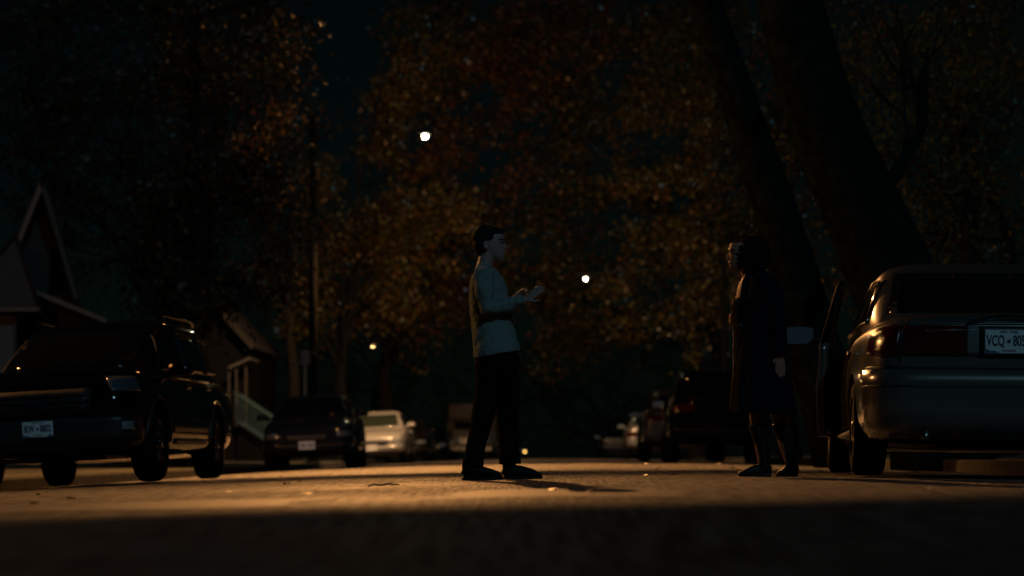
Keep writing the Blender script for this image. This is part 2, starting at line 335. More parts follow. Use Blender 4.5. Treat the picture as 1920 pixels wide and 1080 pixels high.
def make_car(name, S, P, loc, rz, roll=0, mirrors=True, pitch=0):
    """local frame: y from 0 (tail) to L (nose), x right, z up"""
    root = empty(name, loc, rz); root.rotation_euler = (pitch, roll, rz)
    r = S['r']; hw = S['hw']
    B = shell_body(S['body']); Cb = shell_cabin(S['cabin'], S.get('ce', 4.5)); bv = bvh_of(B); cv = bvh_of(Cb)
    o = bpy.data.objects.new('tmp', B); COL.objects.link(o); cuts = []
    for ya in (S['ra'], S['fa']):
        bm = bmesh.new(); bmesh.ops.create_cone(bm, cap_ends=True, segments=40, radius1=r*1.13, radius2=r*1.13, depth=3*hw, matrix=Matrix.Translation((0, ya, r+.01)) @ Matrix.Rotation(math.pi/2, 4, 'Y'))
        box(bm, (0, ya, r-.3), (3*hw, r*2.1, .5)) if False else None
        cme = bpy.data.meshes.new('c'); bm.to_mesh(cme); bm.free(); c = bpy.data.objects.new('cut', cme); COL.objects.link(c); cuts.append(c)
        md = o.modifiers.new('b', 'BOOLEAN'); md.operation = 'DIFFERENCE'; md.object = c; md.solver = 'EXACT'
    B2 = evalmesh(o); bpy.data.objects.remove(o)
    for c in cuts: bpy.data.objects.remove(c)
    bm = bmesh.new(); bm.from_mesh(B2); bm.from_mesh(Cb)
    # dark axle / underbody block so that one cannot look through the arches
    me = bpy.data.meshes.new('body'); bm.to_mesh(me); bm.free(); body = link('body', me, P, root); me.shade_smooth()
    try:
        me.set_sharp_from_angle(angle=math.radians(40))
    except Exception: pass
    for ya in (S['ra'], S['fa']):
        for sx in (-1, 1): make_wheel(r, S.get('ww', .22), root, (sx*(hw-.5*S.get('ww', .22)-.015), ya, r), sx, S.get('rim', STEEL), S.get('spokes', 7))
    bm = bmesh.new(); box(bm, (0, (S['ra']+S['fa'])/2, S['under']), (hw*1.1, (S['fa']-S['ra'])+1.2, .1), None, .03)
    for ya in (S['ra'], S['fa']): tube(bm, [(-hw*.8, ya, r), (hw*.8, ya, r)], .045, 8)
    frombm('underbody', bm, BLACKP, root)
    for sx in (-1, 1):
        for q in S['side']: frombm('window', patch(cv, side_fn(q, sx), 8, 6), GLASS, root, True)
        for q in S.get('strips', []): frombm('trim', patch(bv, side_fn(q, sx), 30, 2, .006, .01), S.get('stripmat', BLACKP), root, True)
        for (y, z) in S['handles']:
            frombm('handle', patch(bv, side_fn([(y-.09, z-.02), (y+.09, z-.02), (y+.09, z+.02), (y-.09, z+.02)], sx), 6, 2, .02, .02), S.get('hmat', P), root, True)
        for y, z0, z1 in S['seams']: frombm('door_seam', patch(bv, side_fn([(y-.006, z0), (y+.006, z0), (y+.006, z1), (y-.006, z1)], sx), 1, 16, .002, .002), BLACKP, root)
    wf, wr = S['front_glass'], S['rear_glass']
    frombm('windshield', patch(cv, end_fn(wf, 8, -1), 14, 6), S.get('wglass', GLASS), root, True); frombm('rear_window', patch(cv, end_fn(wr, -3, 1), 14, 6), GLASS, root, True)
    if mirrors:
        for sx in ((-1, 1) if mirrors is True else mirrors): make_mirror(root, sx, sx*hw*.93, S['mirror'][0], S['mirror'][1], S.get('mmat', P), S.get('msc', 1))
    return root, bv, cv
def make_plate(root, loc, chars, facing, small=True, tilt=0):
    pl = empty('license_plate', (0, 0, 0)); pl.parent = root; pl.location = loc; pl.rotation_euler = (tilt, 0, 0 if facing < 0 else math.pi)
    bm = bmesh.new(); box(bm, (0, .006, 0), (.305, .006, .152), None, .002); frombm('plate', bm, PLATE, pl)
    bm = bmesh.new(); box(bm, (0, .012, 0), (.325, .008, .172), None, .003); frombm('plate_frame', bm, BLACKP, pl)
    if chars:
        a, b = chars
        textmesh(a, .096, (-.086, 0.002, .002), pl, PINK, sx=.56, bold=.0026)
        textmesh(b[0], .096, (.077+b[1], 0.002, .002), pl, PINK, sx=.56, bold=.0026)
        bm = bmesh.new(); v = [bm.verts.new(p) for p in ((-.02, .001, -.004), (.006, .001, -.014), (.012, .001, .014), (.0, .001, .016))]; bm.faces.new(v); frombm('state_outline', bm, PINK, pl)
        textmesh('NEW YORK', .022, (0, .002, .061), pl, PBLUE, bold=.0006)
        textmesh('EXCELSIOR', .018, (0, .002, -.060), pl, PRED, bold=.0004)
        bm = bmesh.new(); v = [bm.verts.new((x, .0015, z)) for x, z in ((-.15, -.073), (-.06, -.073), (-.1, -.058), (-.12, -.062), (-.15, -.045))]; bm.faces.new(v)
        frombm('plate_picture', bm, PBLUE, pl); bm = bmesh.new()
        v = [bm.verts.new((x, .0015, z)) for x, z in ((.09, -.073), (.15, -.073), (.15, -.066), (.125, -.05), (.105, -.062))]; bm.faces.new(v); frombm('plate_picture', bm, PBLUE, pl)
    else:
        bm = bmesh.new()
        for k in range(7):
            if k == 3: continue
            box(bm, ((k-3)*.036, .001, 0), (.016, .002, .06))
        frombm('lettering', bm, PINK, pl)
    return pl
SED = dict(hw=.935, r=.33, ra=1.17, fa=4.02, under=.3,
    body=[(0, .60, .48, .86, .92), (.015, .74, .42, .90, .985), (.07, .83, .37, .94, 1.035), (.25, .895, .33, .965, 1.06), (.6, .92, .29, .975, 1.075), (1.2, .935, .25, .975, 1.075), (1.9, .937, .22, .965, 1.0), (3.3, .937, .22, .935, .98), (3.8, .93, .23, .91, .97), (4.4, .91, .25, .86, .91), (4.85, .84, .28, .77, .81), (5.03, .74, .33, .68, .72), (5.08, .6, .4, .62, .65)],
    cabin=[(.86, .75, 4.0, .85), (.97, .80, 3.85, .85), (1.05, .95, 3.68, .83), (1.22, 1.35, 3.2, .755), (1.35, 1.72, 2.85, .68), (1.41, 1.92, 2.65, .60), (1.44, 2.05, 2.45, .42)],
    side=[[(1.42, 1.02), (2.28, 1.0), (2.24, 1.32), (1.74, 1.30)], [(2.36, 1.0), (3.38, .99), (2.86, 1.30), (2.34, 1.325)]],
    front_glass=[(-.68, 1.0), (.68, 1.0), (.56, 1.33), (-.56, 1.33)], rear_glass=[(-.66, 1.085), (.66, 1.085), (.545, 1.365), (-.545, 1.365)],
    handles=[(1.72, .86), (2.8, .85)], seams=[(1.62, .5, .94), (2.32, .32, .95), (3.5, .32, .93)], mirror=(3.3, 1.0), strips=[[(1.6, .54), (3.55, .54), (3.55, .585), (1.6, .585)]])
SUV = dict(hw=1.0, r=.39, ra=1.22, fa=4.08, ww=.25, under=.4, msc=1.15,
    body=[(0, .80, .55, .98, 1.05), (.04, .90, .46, 1.03, 1.09), (.15, .96, .40, 1.06, 1.12), (.5, .99, .36, 1.08, 1.13), (1.2, 1.0, .33, 1.09, 1.13), (3.3, 1.0, .33, 1.09, 1.13), (3.8, 1.0, .34, 1.09, 1.17), (4.3, .985, .36, 1.08, 1.19), (4.72, .94, .37, 1.04, 1.14), (4.93, .88, .38, .96, 1.06), (5.02, .82, .41, .86, .95), (5.05, .72, .46, .78, .84)],
    cabin=[(1.0, .04, 4.1, .93), (1.1, .06, 4.0, .93), (1.3, .12, 3.65, .885), (1.55, .28, 3.12, .82), (1.69, .42, 2.78, .755), (1.74, .6, 2.55, .68), (1.77, .9, 2.2, .5)],
    side=[[(.42, 1.2), (1.32, 1.17), (1.32, 1.56), (.62, 1.54)], [(1.4, 1.17), (2.35, 1.16), (2.32, 1.6), (1.4, 1.58)], [(2.43, 1.16), (3.48, 1.15), (2.92, 1.56), (2.4, 1.6)]],
    front_glass=[(-.76, 1.2), (.76, 1.2), (.66, 1.62), (-.66, 1.62)], rear_glass=[(-.72, 1.18), (.72, 1.18), (.64, 1.58), (-.64, 1.58)],
    handles=[(1.55, 1.0), (2.6, .99)], seams=[(1.36, .5, 1.07), (2.38, .42, 1.07), (3.55, .42, 1.07)], mirror=(3.42, 1.12), strips=[[(1.75, .5), (3.5, .5), (3.5, .6), (1.75, .6)]])
def scaled(S, ky, kz, kx=1):
    T = dict(S); f = lambda q: [(a*ky, b*kz) for a, b in q]
    T['hw'] = S['hw']*kx; T['r'] = S['r']; T['ra'] = S['ra']*ky; T['fa'] = S['fa']*ky
    T['body'] = [(a*ky, b*kx, c*kz, d*kz, e*kz) for a, b, c, d, e in S['body']]; T['cabin'] = [(a*kz, b*ky, c*ky, d*kx) for a, b, c, d in S['cabin']]
    T['side'] = [f(q) for q in S['side']]; T['strips'] = [f(q) for q in S['strips']]
    T['front_glass'] = [(a*kx, b*kz) for a, b in S['front_glass']]; T['rear_glass'] = [(a*kx, b*kz) for a, b in S['rear_glass']]
    T['handles'] = f(S['handles']); T['seams'] = [(a*ky, b*kz, c*kz) for a, b, c in S['seams']]; T['mirror'] = (S['mirror'][0]*ky, S['mirror'][1]*kz)
    return T
def place(S, end, centre_px, s, yaw, face, zoff=0):
    """tail (face=+1: car points away) or nose (face=-1: car points at us) centred on a photo column at scale s"""
    D = F/s; x = (centre_px-960)/s; L = S['body'][-1][0]
    ax = Vector((math.sin(yaw), math.cos(yaw), 0))               # direction away from camera
    p = Vector((x, D, 0)); hw = S['hw']
    if face > 0: loc, rz = p, -yaw
    else: loc, rz = p + ax*L, math.pi-yaw
    mid = p+ax*(L/2); n = Vector((ax.y, -ax.x, 0))
    zl, zr = gz((mid-n*hw*.85).x, mid.y), gz((mid+n*hw*.85).x, mid.y)
    roll = math.atan2(zl-zr, 1.7*hw)*face
    loc = Vector((loc.x, loc.y, (zl+zr)/2+zoff)); return loc, rz, roll
def rear_lamps(root, bv, S, z0, z1, a0, a1, piv=.95):
    for sx in (-1, 1): frombm('taillight', patch(bv, wrap_fn(sx*a0, sx*a1, z0, z1, piv), 10, 5, .006, .012), REDL, root, True)
def front_face(root, bv, S, z0, z1, grille=(.5, .62, .8), lampm=LAMPG, a=(26, 44)):
    L = S['body'][-1][0]
    for sx in (-1, 1): frombm('headlight', patch(bv, wrap_fn(sx*a[0], sx*a[1], z0, z1, L-1.15, -1), 10, 5, .008, .014), lampm, root, True)
    g = grille; frombm('grille', patch(bv, end_fn([(-g[0], g[1]), (g[0], g[1]), (g[0]*1.08, g[2]), (-g[0]*1.08, g[2])], 8, -1), 12, 4, .008, .014), BLACKP, root, True)
    bm = bmesh.new()
def bumper(root, bv, S, z0, z1, m, d, amax=52, off=.012, th=.03, name='bumper'):
    L = S['body'][-1][0]; piv = .95 if d > 0 else L-1.15
    frombm(name, patch(bv, wrap_fn(-amax, amax, z0, z1, piv, d), 40, 5, off, th), m, root, True)

# --- the tan sedan on the right, seen from behind
TAN = paint('tan', (0.20, 0.185, 0.17), .65, .24)
BU = dict(SED)
BU['body'] = [(a, b, c-(.11 if a < 1 else .05), d+.02, e+(.02 if a < 2 else 0)) for a, b, c, d, e in SED['body']]
BU['cabin'] = [(.86, .75, 4.0, .85), (1.0, .80, 3.85, .85), (1.10, .95, 3.68, .835), (1.28, 1.30, 3.2, .765), (1.43, 1.66, 2.85, .70), (1.515, 1.86, 2.65, .63), (1.555, 2.0, 2.45, .46)]
BU['rear_glass'] = [(-.69, 1.13), (.69, 1.13), (.585, 1.455), (-.585, 1.455)]; BU['front_glass'] = [(-.68, 1.04), (.68, 1.04), (.58, 1.42), (-.58, 1.42)]
BU['side'] = [[(1.42, 1.08), (2.28, 1.06), (2.24, 1.42), (1.74, 1.40)], [(2.36, 1.06), (3.38, 1.05), (2.86, 1.40), (2.34, 1.425)]]
BU['rim'] = mat('steel_rim', (.32, .3, .28), .35, 1); BU['strips'] = []
BU['stripmat'] = TAN
loc, rz, roll = place(BU, 0, 1888, 290, math.radians(4.2), 1, 0.012)
sedan, bv, cv = make_car('parked_sedan', BU, TAN, loc, rz, roll, mirrors=(1,))
tag(sedan, 'tan sedan seen from behind at the right edge with its driver door slightly open', 'car')
for sx in (-1, 1):
    t = frombm('taillight', patch(bv, wrap_fn(sx*37, sx*56, lambda u: .785+.03*u*u, lambda u: .985-.05*u**3, .95), 12, 6, .008, .012), REDL, sedan, True)
    frombm('taillight', patch(bv, wrap_fn(sx*13, sx*36.2, .79, .985, .95), 14, 6, .008, .012), REDL, sedan, True)
    frombm('reversing_light', patch(bv, wrap_fn(sx*7.2+sx*4.2, sx*14.5+sx*1.2, .80, .985, .95), 6, 6, .014, .014), CLEARL, sedan, True)
frombm('plate_recess', patch(bv, end_fn([(-.20, .78), (.20, .78), (.20, .985), (-.20, .985)], -3, 1), 8, 6, .003, .004), BLACKP, sedan, True)
# chrome brow above the plate, arched
def brow(u, v):
    x = -.27+.54*u; z = .985+.035*(1-(2*u-1)**2)+.03*v*(1-.5*abs(2*u-1)); return (x, -3, z), (0, 1, 0)
frombm('chrome_brow', patch(bv, brow, 20, 3, .02, .024), mat('brow', (.07, .08, .09), .15, .8, 1), sedan, True)
bumper(sedan, bv, BU, .28, .70, TAN, 1, 56, .03, .05)
bumper(sedan, bv, BU, .705, .722, BLACKP, 1, 56, .004, .008, 'bumper_seam'); bumper(sedan, bv, BU, .585, .60, BLACKP, 1, 54, .032, .006, 'bumper_groove')
frombm('trunk_lip', patch(bv, wrap_fn(-31, 31, .995, 1.012, .95), 24, 3, .008, .016), TAN, sedan, True)
for sx in (-1, 1):
    frombm('trunk_seam', patch(bv, wrap_fn(sx*36.3, sx*36.9, .75, 1.03, .95), 1, 10, .0045, .004), BLACKP, sedan, True)
make_plate(sedan, (0, -.035, .885), ('VCQ', ('805', -.012)), -1, tilt=math.radians(-4))
# chrome window surround on the side
def surround(cv, q, sx, wd=.014):
    fn = side_fn(q, sx); loop = []
    for (u, v) in [(i/10, 0) for i in range(10)] + [(1, i/6) for i in range(6)] + [(1-i/10, 1) for i in range(10)] + [(0, 1-i/6) for i in range(6)]:
        o, d = fn(u, v); h, n, _, _ = cv.ray_cast(Vector(o), Vector(d))
        if h: loop.append(h+Vector((sx*.008, 0, 0)))
    bm = bmesh.new(); tube(bm, loop+[loop[0]], wd*.6, 6); return bm
for sx in (-1, 1):
    for q in BU['side']:
        frombm('window_trim', surround(cv, q, sx), CHROME, sedan, True)
# high brake light, seats and parcel shelf seen through nothing: ribs of the rear window stay dark
frombm('wiper_shelf', patch(cv, end_fn([(-.5, 1.09), (.5, 1.09), (.48, 1.10), (-.48, 1.10)], -3, 1), 12, 1, .012, .01), BLACKP, sedan)
bm = bmesh.new(); tube(bm, [(-.52, .3, .27), (-.52, .02, .27)], .03, 10); frombm('exhaust', bm, STEEL, sedan, True)
# the open driver's door
dr = empty('front_door'); dr.parent = sedan; dr.location = (-.93, 3.5, 0); dr.rotation_euler = (0, 0, math.radians(-7))
bm = bmesh.new()
for sgn in (1,):
    rows = []
    for i in range(9):
        y = -1.14*i/8; rows.append([Vector((-.03+(-.0 if z < .8 else .02)+.018*math.sin((z-.3)*3.2)*-1, y, z)) for z in (.28, .36, .5, .65, .8, .92, .985)])
    V = [[bm.verts.new(p) for p in r] for r in rows]
    for a, b in zip(V, V[1:]):
        for i in range(6): bm.faces.new((a[i], a[i+1], b[i+1], b[i]))
bmesh.ops.recalc_face_normals(bm, faces=bm.faces[:]); bmesh.ops.solidify(bm, geom=bm.faces[:], thickness=.07)
frombm('door_panel', bm, TAN, dr, True)
bm = bmesh.new(); tube(bm, [(-.0, -.12, .98), (.10, -.62, 1.36), (.125, -.75, 1.41), (.13, -1.1, 1.43), (.115, -1.15, 1.40), (.0, -1.13, .98)], .017, 8); frombm('window_frame', bm, mat('frame_dark', (.004, .004, .004), .6, spec=.1), dr, True)
bm = bmesh.new(); v = [bm.verts.new(p) for p in ((0, -.14, .98), (.10, -.63, 1.35), (.125, -.78, 1.395), (.125, -1.1, 1.41), (0, -1.12, .98))]; bm.faces.new(v); bmesh.ops.solidify(bm, geom=bm.faces[:], thickness=.004); frombm('window', bm, GLASS, dr)
LIN = mat('door_cloth', (.008, .007, .006), .9, spec=.05)
bm = bmesh.new(); box(bm, (.045, -.57, .64), (.03, 1.08, .62), None, .012); frombm('door_lining', bm, LIN, dr)
bm = bmesh.new(); box(bm, (.06, -.6, .8), (.05, .8, .05), None, .01); box(bm, (.02, -.25, .86), (.03, .1, .03), None, .01); frombm('armrest', bm, BLACKP, dr)
make_mirror(dr, -1, -.10, -.16, 1.05, mat('mirror_shell', (.006, .006, .006), .5), 1.25)

# --- black SUV on the left, nose to camera
BLK = paint('black', (0.002, 0.002, 0.0025), 0, .5); BLK.node_tree.nodes['Principled BSDF'].inputs['Specular IOR Level'].default_value = 0
EX = dict(SUV); EX['body'] = [(a, b, c-.09, d, e) for a, b, c, d, e in SUV['body']]; EX['under'] = .3; EX['rim'] = mat('dark_rim', (.06, .06, .065), .3, 1); EX['mmat'] = BLK
loc, rz, roll = place(EX, 0, 79, 192, math.radians(4.6), -1, .012)
suv, bv, cv = make_car('parked_suv', EX, BLK, loc, rz, roll)
tag(suv, 'large black SUV parked nose forward at the left edge with a pale number plate', 'car')
front_face(suv, bv, EX, .90, 1.045, grille=(.5, .70, .94), lampm=mat('suv_lamp', (.07, .09, .11), .2, coat=1), a=(33, 52))
L = EX['body'][-1][0]
for z in (.76, .82, .88): frombm('grille_bar', patch(bv, end_fn([(-.5, z-.012), (.5, z-.012), (.5, z+.012), (-.5, z+.012)], 8, -1), 12, 2, .026, .012), mat('bar_dark', (.006, .006, .007), .4), suv, True)
bm = bmesh.new(); bmesh.ops.create_cone(bm, cap_ends=True, segments=24, radius1=.09, radius2=.085, depth=.012, matrix=Matrix.Translation((0, L+.03, .83)) @ Matrix.Diagonal((1, 1, .42, 1)) @ Matrix.Rotation(math.pi/2, 4, 'X')); frombm('emblem', bm, mat('emblem', (.02, .04, .09), .15, .6, 1), suv)
bumper(suv, bv, EX, .42, .66, BLACKP, -1, 50, .02, .05)
for sx in (-1, 1):
    frombm('fog_light', patch(bv, wrap_fn(sx*36, sx*42, .52, .60, L-1.15, -1), 5, 4, .03, .01), LAMPG, suv, True)
    bm = bmesh.new(); tube(bm, [(sx*.66, .75, 1.755), (sx*.68, .9, 1.80), (sx*.68, 2.35, 1.795), (sx*.66, 2.55, 1.745)], 1.0*.016, 8); frombm('roof_rail', bm, BLK, suv, True)
    for (x_, n_) in ((.3, 3),):
        frombm('sill_trim', patch(bv, side_fn([(1.8, .38), (3.45, .38), (3.45, .44), (1.8, .44)], sx), 12, 2, .012, .02), BLACKP, suv, True)
    for q in EX['side']: frombm('window_trim', surround(cv, q, sx, .012), BLACKP, suv, True)
    for y_ in (EX['ra'], EX['fa']):
        bm = bmesh.new(); arc = []
        for k in range(17):
            a = math.pi*k/16; p = Vector((sx*1.3, y_+math.cos(a)*.455, .40+math.sin(a)*.455)); h, n, _, _ = bv.ray_cast(Vector((sx*3, p.y, p.z)), Vector((-sx, 0, 0)))
            if h: arc.append(h)
        tube(bm, arc, .022, 6); frombm('arch_trim', bm, BLACKP, suv, True)
make_plate(suv, (0, L+.055, .565), ('IKW', ('8802', 0)), 1)
bm = bmesh.new(); box(bm, (-.28, 3.0, 1.42), (.14, .03, .06), None, .01); frombm('rear_view_mirror', bm, mat('mirror_glass', (.7, .8, .85), .1, 1), suv)

# --- the cars further back
def front_car(S, P, label, centre, s, yaw, z0, z1, cat='car', plate=None, group=None, name='parked_car', zoff=.01, lamp=LAMPG, a=(26, 46), gr=(.42, .52, .64)):
    loc, rz, roll = place(S, 0, centre, s, yaw, -1, zoff); root, bv, cv = make_car(name, S, P, loc, rz, roll)
    front_face(root, bv, S, z0, z1, grille=gr, lampm=lamp, a=a); bumper(root, bv, S, S['body'][-1][2]-.06, gr[1]-.03, P, -1, 48, .015, .03)
    if plate is not None: make_plate(root, (0, S['body'][-1][0]+.06, plate), None, 1)
    tag(root, label, cat, group); return root
def rear_car(S, P, label, centre, s, yaw, z0, z1, cat='car', plate=.8, name='parked_car', zoff=.01, a=(26, 50)):
    loc, rz, roll = place(S, 0, centre, s, yaw, 1, zoff); root, bv, cv = make_car(name, S, P, loc, rz, roll)
    rear_lamps(root, bv, S, z0, z1, *a); bumper(root, bv, S, S['body'][0][2]-.08, .68, P, 1, 50, .02, .04)
    tag(root, label, cat); return root
S2 = scaled(SED, .93, 1.02, .96)
c2 = front_car(S2, paint('charcoal', (0.012, 0.014, 0.02), 0, .4), 'dark grey sedan facing the camera between the black SUV and the silver car', 578, 101, math.radians(-.4), .60, .70, plate=.46, lamp=mat('dim_lamp', (.12, .12, .12), .15, coat=1), gr=(.38, .54, .66))
S3 = scaled(SED, .93, 1.03, .96); S3['wglass'] = mat('lit_glass', (.02, .028, .02), .08, spec=.6)
c3 = front_car(S3, paint('silver', (0.42, 0.42, 0.40), .4, .28), 'silver car with a pale roof parked behind the dark grey sedan', 699, 70, math.radians(1.6), .60, .72, plate=.46)
c4 = front_car(S2, paint('brown', (0.02, 0.016, 0.013), .1, .35), 'dark sedan parked just behind the silver car', 752, 58, math.radians(1.6), .60, .70)
c5 = front_car(S2, paint('black2', (0.01, 0.011, 0.012), .4, .25), 'small dark car between the parked silver car and the box truck', 801, 45, math.radians(1.6), .60, .70)
AMBER = mat('lit_amber', (.5, .2, .02), .3, emit=(1, .55, .12), estr=6.0)
c6 = front_car(S2, paint('grey', (0.06, 0.06, 0.06), .5, .25), 'distant car with a lit lamp, seen past the legs of the man', 958, 35, math.radians(.5), .60, .70, lamp=mat('dim_lamp', (.1,)*3), gr=(.4, .54, .66))
bm = bmesh.new(); L6 = S2['body'][-1][0]
blob(bm, (-.72, L6-.12, .56), (.09, .05, .055)); frombm('turn_signal', bm, AMBER, c6, True)
S7 = scaled(SUV, .97, 1.0, .98)
c7 = rear_car(S7, paint('midnight', (0.003, 0.0035, 0.005), 0, .4), 'dark SUV seen from behind, parked between the woman and the silver minivan', 1348, 101, math.radians(2.0), .95, 1.12)
S8 = scaled(SUV, .98, .93, .96)
c8 = rear_car(S8, paint('champagne', (0.07, 0.065, 0.06), .2, .35), 'silver minivan seen from behind, parked ahead of the dark SUV', 1283, 85, math.radians(1.6), .9, 1.05)
c9 = rear_car(S2, paint('palegrey', (0.28, 0.29, 0.28), .4, .3), 'pale sedan seen from behind, parked ahead of the silver minivan', 1226, 61, math.radians(1.4), .72, .84)
c10 = rear_car(S2, paint('slate', (0.05, 0.055, 0.06), .4, .3), 'dark sedan far down the right kerb, last one before the crest', 1158, 40, math.radians(1.2), .72, .84)
# box truck
def box_truck():
    s = 39.0; D = F/s; x = (884-960)/s
    root = empty('box_truck', (x, D, gz(x, D))); tag(root, 'box truck with a tan cargo box far down the street, half hidden by the man', 'truck')
    TANB = mat('truck_box', (0.20, 0.16, 0.14), .7); WH = paint('truckcab', (0.10, 0.10, 0.09), .1, .4)
    bm = bmesh.new(); box(bm, (0, 3.9, 1.75), (2.3, 4.6, 1.9), None, .03); frombm('cargo_box', bm, TANB, root)
    bm = bmesh.new(); box(bm, (0, 1.25, 2.35), (2.2, .8, .72), None, .06); frombm('wind_deflector', bm, TANB, root)
    bm = bmesh.new(); box(bm, (0, .95, 1.05), (1.95, 1.3, .9), None, .1); box(bm, (0, 1.15, 1.65), (1.85, .9, .6), None, .12); frombm('cab', bm, WH, root, False)
    bm = bmesh.new(); box(bm, (0, .69, 1.64), (1.6, .02, .42), None, .005); frombm('windshield', bm, GLASS, root)
    bm = bmesh.new(); box(bm, (0, .27, .92), (1.2, .03, .3), None, .01)
    frombm('grille', bm, CHROME, root)
    bm = bmesh.new(); box(bm, (0, .22, .55), (2.0, .12, .22), None, .03); frombm('bumper', bm, CHROME, root)
    for sx in (-1, 1):
        bm = bmesh.new(); box(bm, (sx*.78, .27, .92), (.26, .04, .18), None, .02); frombm('headlight', bm, LAMPG, root)
        bm = bmesh.new(); box(bm, (sx*1.12, .8, 1.6), (.12, .08, .36), None, .02); frombm('mirror', bm, BLACKP, root)
        for y in (1.0, 4.8): make_wheel(.4, .25, root, (sx*.85, y, .4), sx)
box_truck()

# ---------------------------------------------------------------- street lamps
def street_lamp(label, head, pole_x, warm, watts, D=None, vis=30, spot=None, radius=.12, arm=True, hs=1.0, glow=None):
    x, y, z = head; g = gz(pole_x, y)
    root = empty('street_lamp', (pole_x, y, g)); tag(root, label, 'street lamp', 'street lamps along the road')
    bm = bmesh.new(); tube(bm, [(0, 0, 0), (0, 0, z-g+.6)], [.13, .085], 12); box(bm, (0, 0, .1), (.36, .36, .2), None, .03); frombm('pole', bm, mat('pole_wood', (.010, .009, .008), .95, spec=0, bump=(20, .4, .01)), root, True)
    dx = x-pole_x; bm = bmesh.new(); tube(bm, [(0, 0, z-g-.1), (dx*.3, 0, z-g+.35), (dx*.7, 0, z-g+.36), (dx*.97, 0, z-g+.16)], [.035, .03, .025, .02], 8); frombm('arm', bm, mat('lamp_arm', (.008, .008, .008), .7), root, True)
    h = empty('lamp_head'); h.parent = root; h.location = (dx, 0, z-g)
    bm = bmesh.new(); tube(bm, [(-.2, 0, .14), (-.08, 0, .17), (.08, 0, .17), (.22, 0, .13)], [.04, .10, .10, .04], 12); frombm('housing', bm, MATS['lamp_arm'], h, True)
    bm = bmesh.new(); blob(bm, (0, 0, .03), (.09*hs, .09*hs, .08*hs)); frombm('bulb', bm, mat('bulb_'+label[:12], (.8, .8, .7), .3, emit=glow or warm, estr=vis), h, True)
    l = bpy.data.lights.new('lamp_light', 'SPOT' if spot else 'POINT'); l.energy = watts; l.color = warm; l.shadow_soft_size = radius
    lo = bpy.data.objects.new('lamp_light', l); COL.objects.link(lo); lo.parent = h; lo.location = (0, 0, -.14)
    if spot: l.spot_size = math.radians(spot[0]); l.spot_blend = spot[1]; lo.rotation_euler = spot[2]
    return root
SODIUM = (1.0, 0.43, 0.125)
def hanging_lamp():
    x, y, z = -2.9, 48.0, 9.9; root = empty('hanging_lamp', (x, y, z)); tag(root, 'shaded sodium lamp hung from a wire high over the street', 'street lamp')
    bm = bmesh.new(); tube(bm, [(-9.5, 0, .95), (-4, 0, .62), (0, 0, .5), (7, 0, .62), (14, 0, 1.0)], .012, 6); tube(bm, [(0, 0, .5), (0, 0, .2)], .015, 6); frombm('wire', bm, mat('lamp_steel', (.2, .2, .2), .5, .8), root)
    bm = bmesh.new(); tube(bm, [(0, 0, .24), (0, 0, .16), (0, 0, .06)], [.06, .16, .26], 16); frombm('shade', bm, MATS['lamp_steel'], root, True)
    bm = bmesh.new(); blob(bm, (0, 0, .05), (.16, .16, .12)); frombm('bulb', bm, mat('sodium_bulb', (.8, .6, .3), .3, emit=SODIUM, estr=150), root, True)
    l = bpy.data.lights.new('lamp_light', 'SPOT'); l.energy = 16500; l.color = SODIUM; l.shadow_soft_size = .09; l.spot_size = math.radians(53.4); l.spot_blend = .05
    lo = bpy.data.objects.new('lamp_light', l); COL.objects.link(lo); lo.parent = root; lo.location = (0, 0, -.12); lo.rotation_euler = Vector((.05, -1, -.845)).to_track_quat('-Z', 'Y').to_euler()
    for dx, nm in ((-9.5, 0), (14, 1)):
        g = gz(-5.2+x*0, y)-.1; bm = bmesh.new(); tube(bm, [(0, 0, 0), (0, 0, z+1.4-g)], [.15, .10], 12); frombm('pole', bm, mat('pole_wood', (.010, .009, .008), .95, spec=0, bump=(20, .4, .01)), root, True).location = (dx, 0, g-z)
hanging_lamp()
street_lamp('old street lamp on the left verge lighting the gabled house', (-10.4, 27, 6.8), -11.7, SODIUM, 5200, vis=220, spot=(136, .25, tuple(Vector((.9, .17, -.28)).to_track_quat('-Z', 'Y').to_euler())), radius=.10, hs=2.6)
h2 = at(797, 259, 61); street_lamp('nearest bright street lamp, glowing white above the trees left of the man', tuple(h2), -5.02, (1.0, .52, .22), 6200, vis=420, radius=.10, spot=(132, .3, (math.radians(46), 0, 0)), hs=.62, glow=(1, .88, .52))
h3 = at(1098, 525, 82); street_lamp('smaller bright street lamp between the man and the woman', tuple(h3), 7.2, (1.0, .6, .28), 520, vis=160, spot=(150, .3, (math.radians(60), 0, 0)), radius=.1, hs=.45, glow=(1, .88, .5))
h4 = at(699, 651, 140); street_lamp('faint amber street lamp, the lowest and most distant one', tuple(h4), -12.2, (1.0, .55, .2), 120, vis=6, radius=.12, hs=.6)

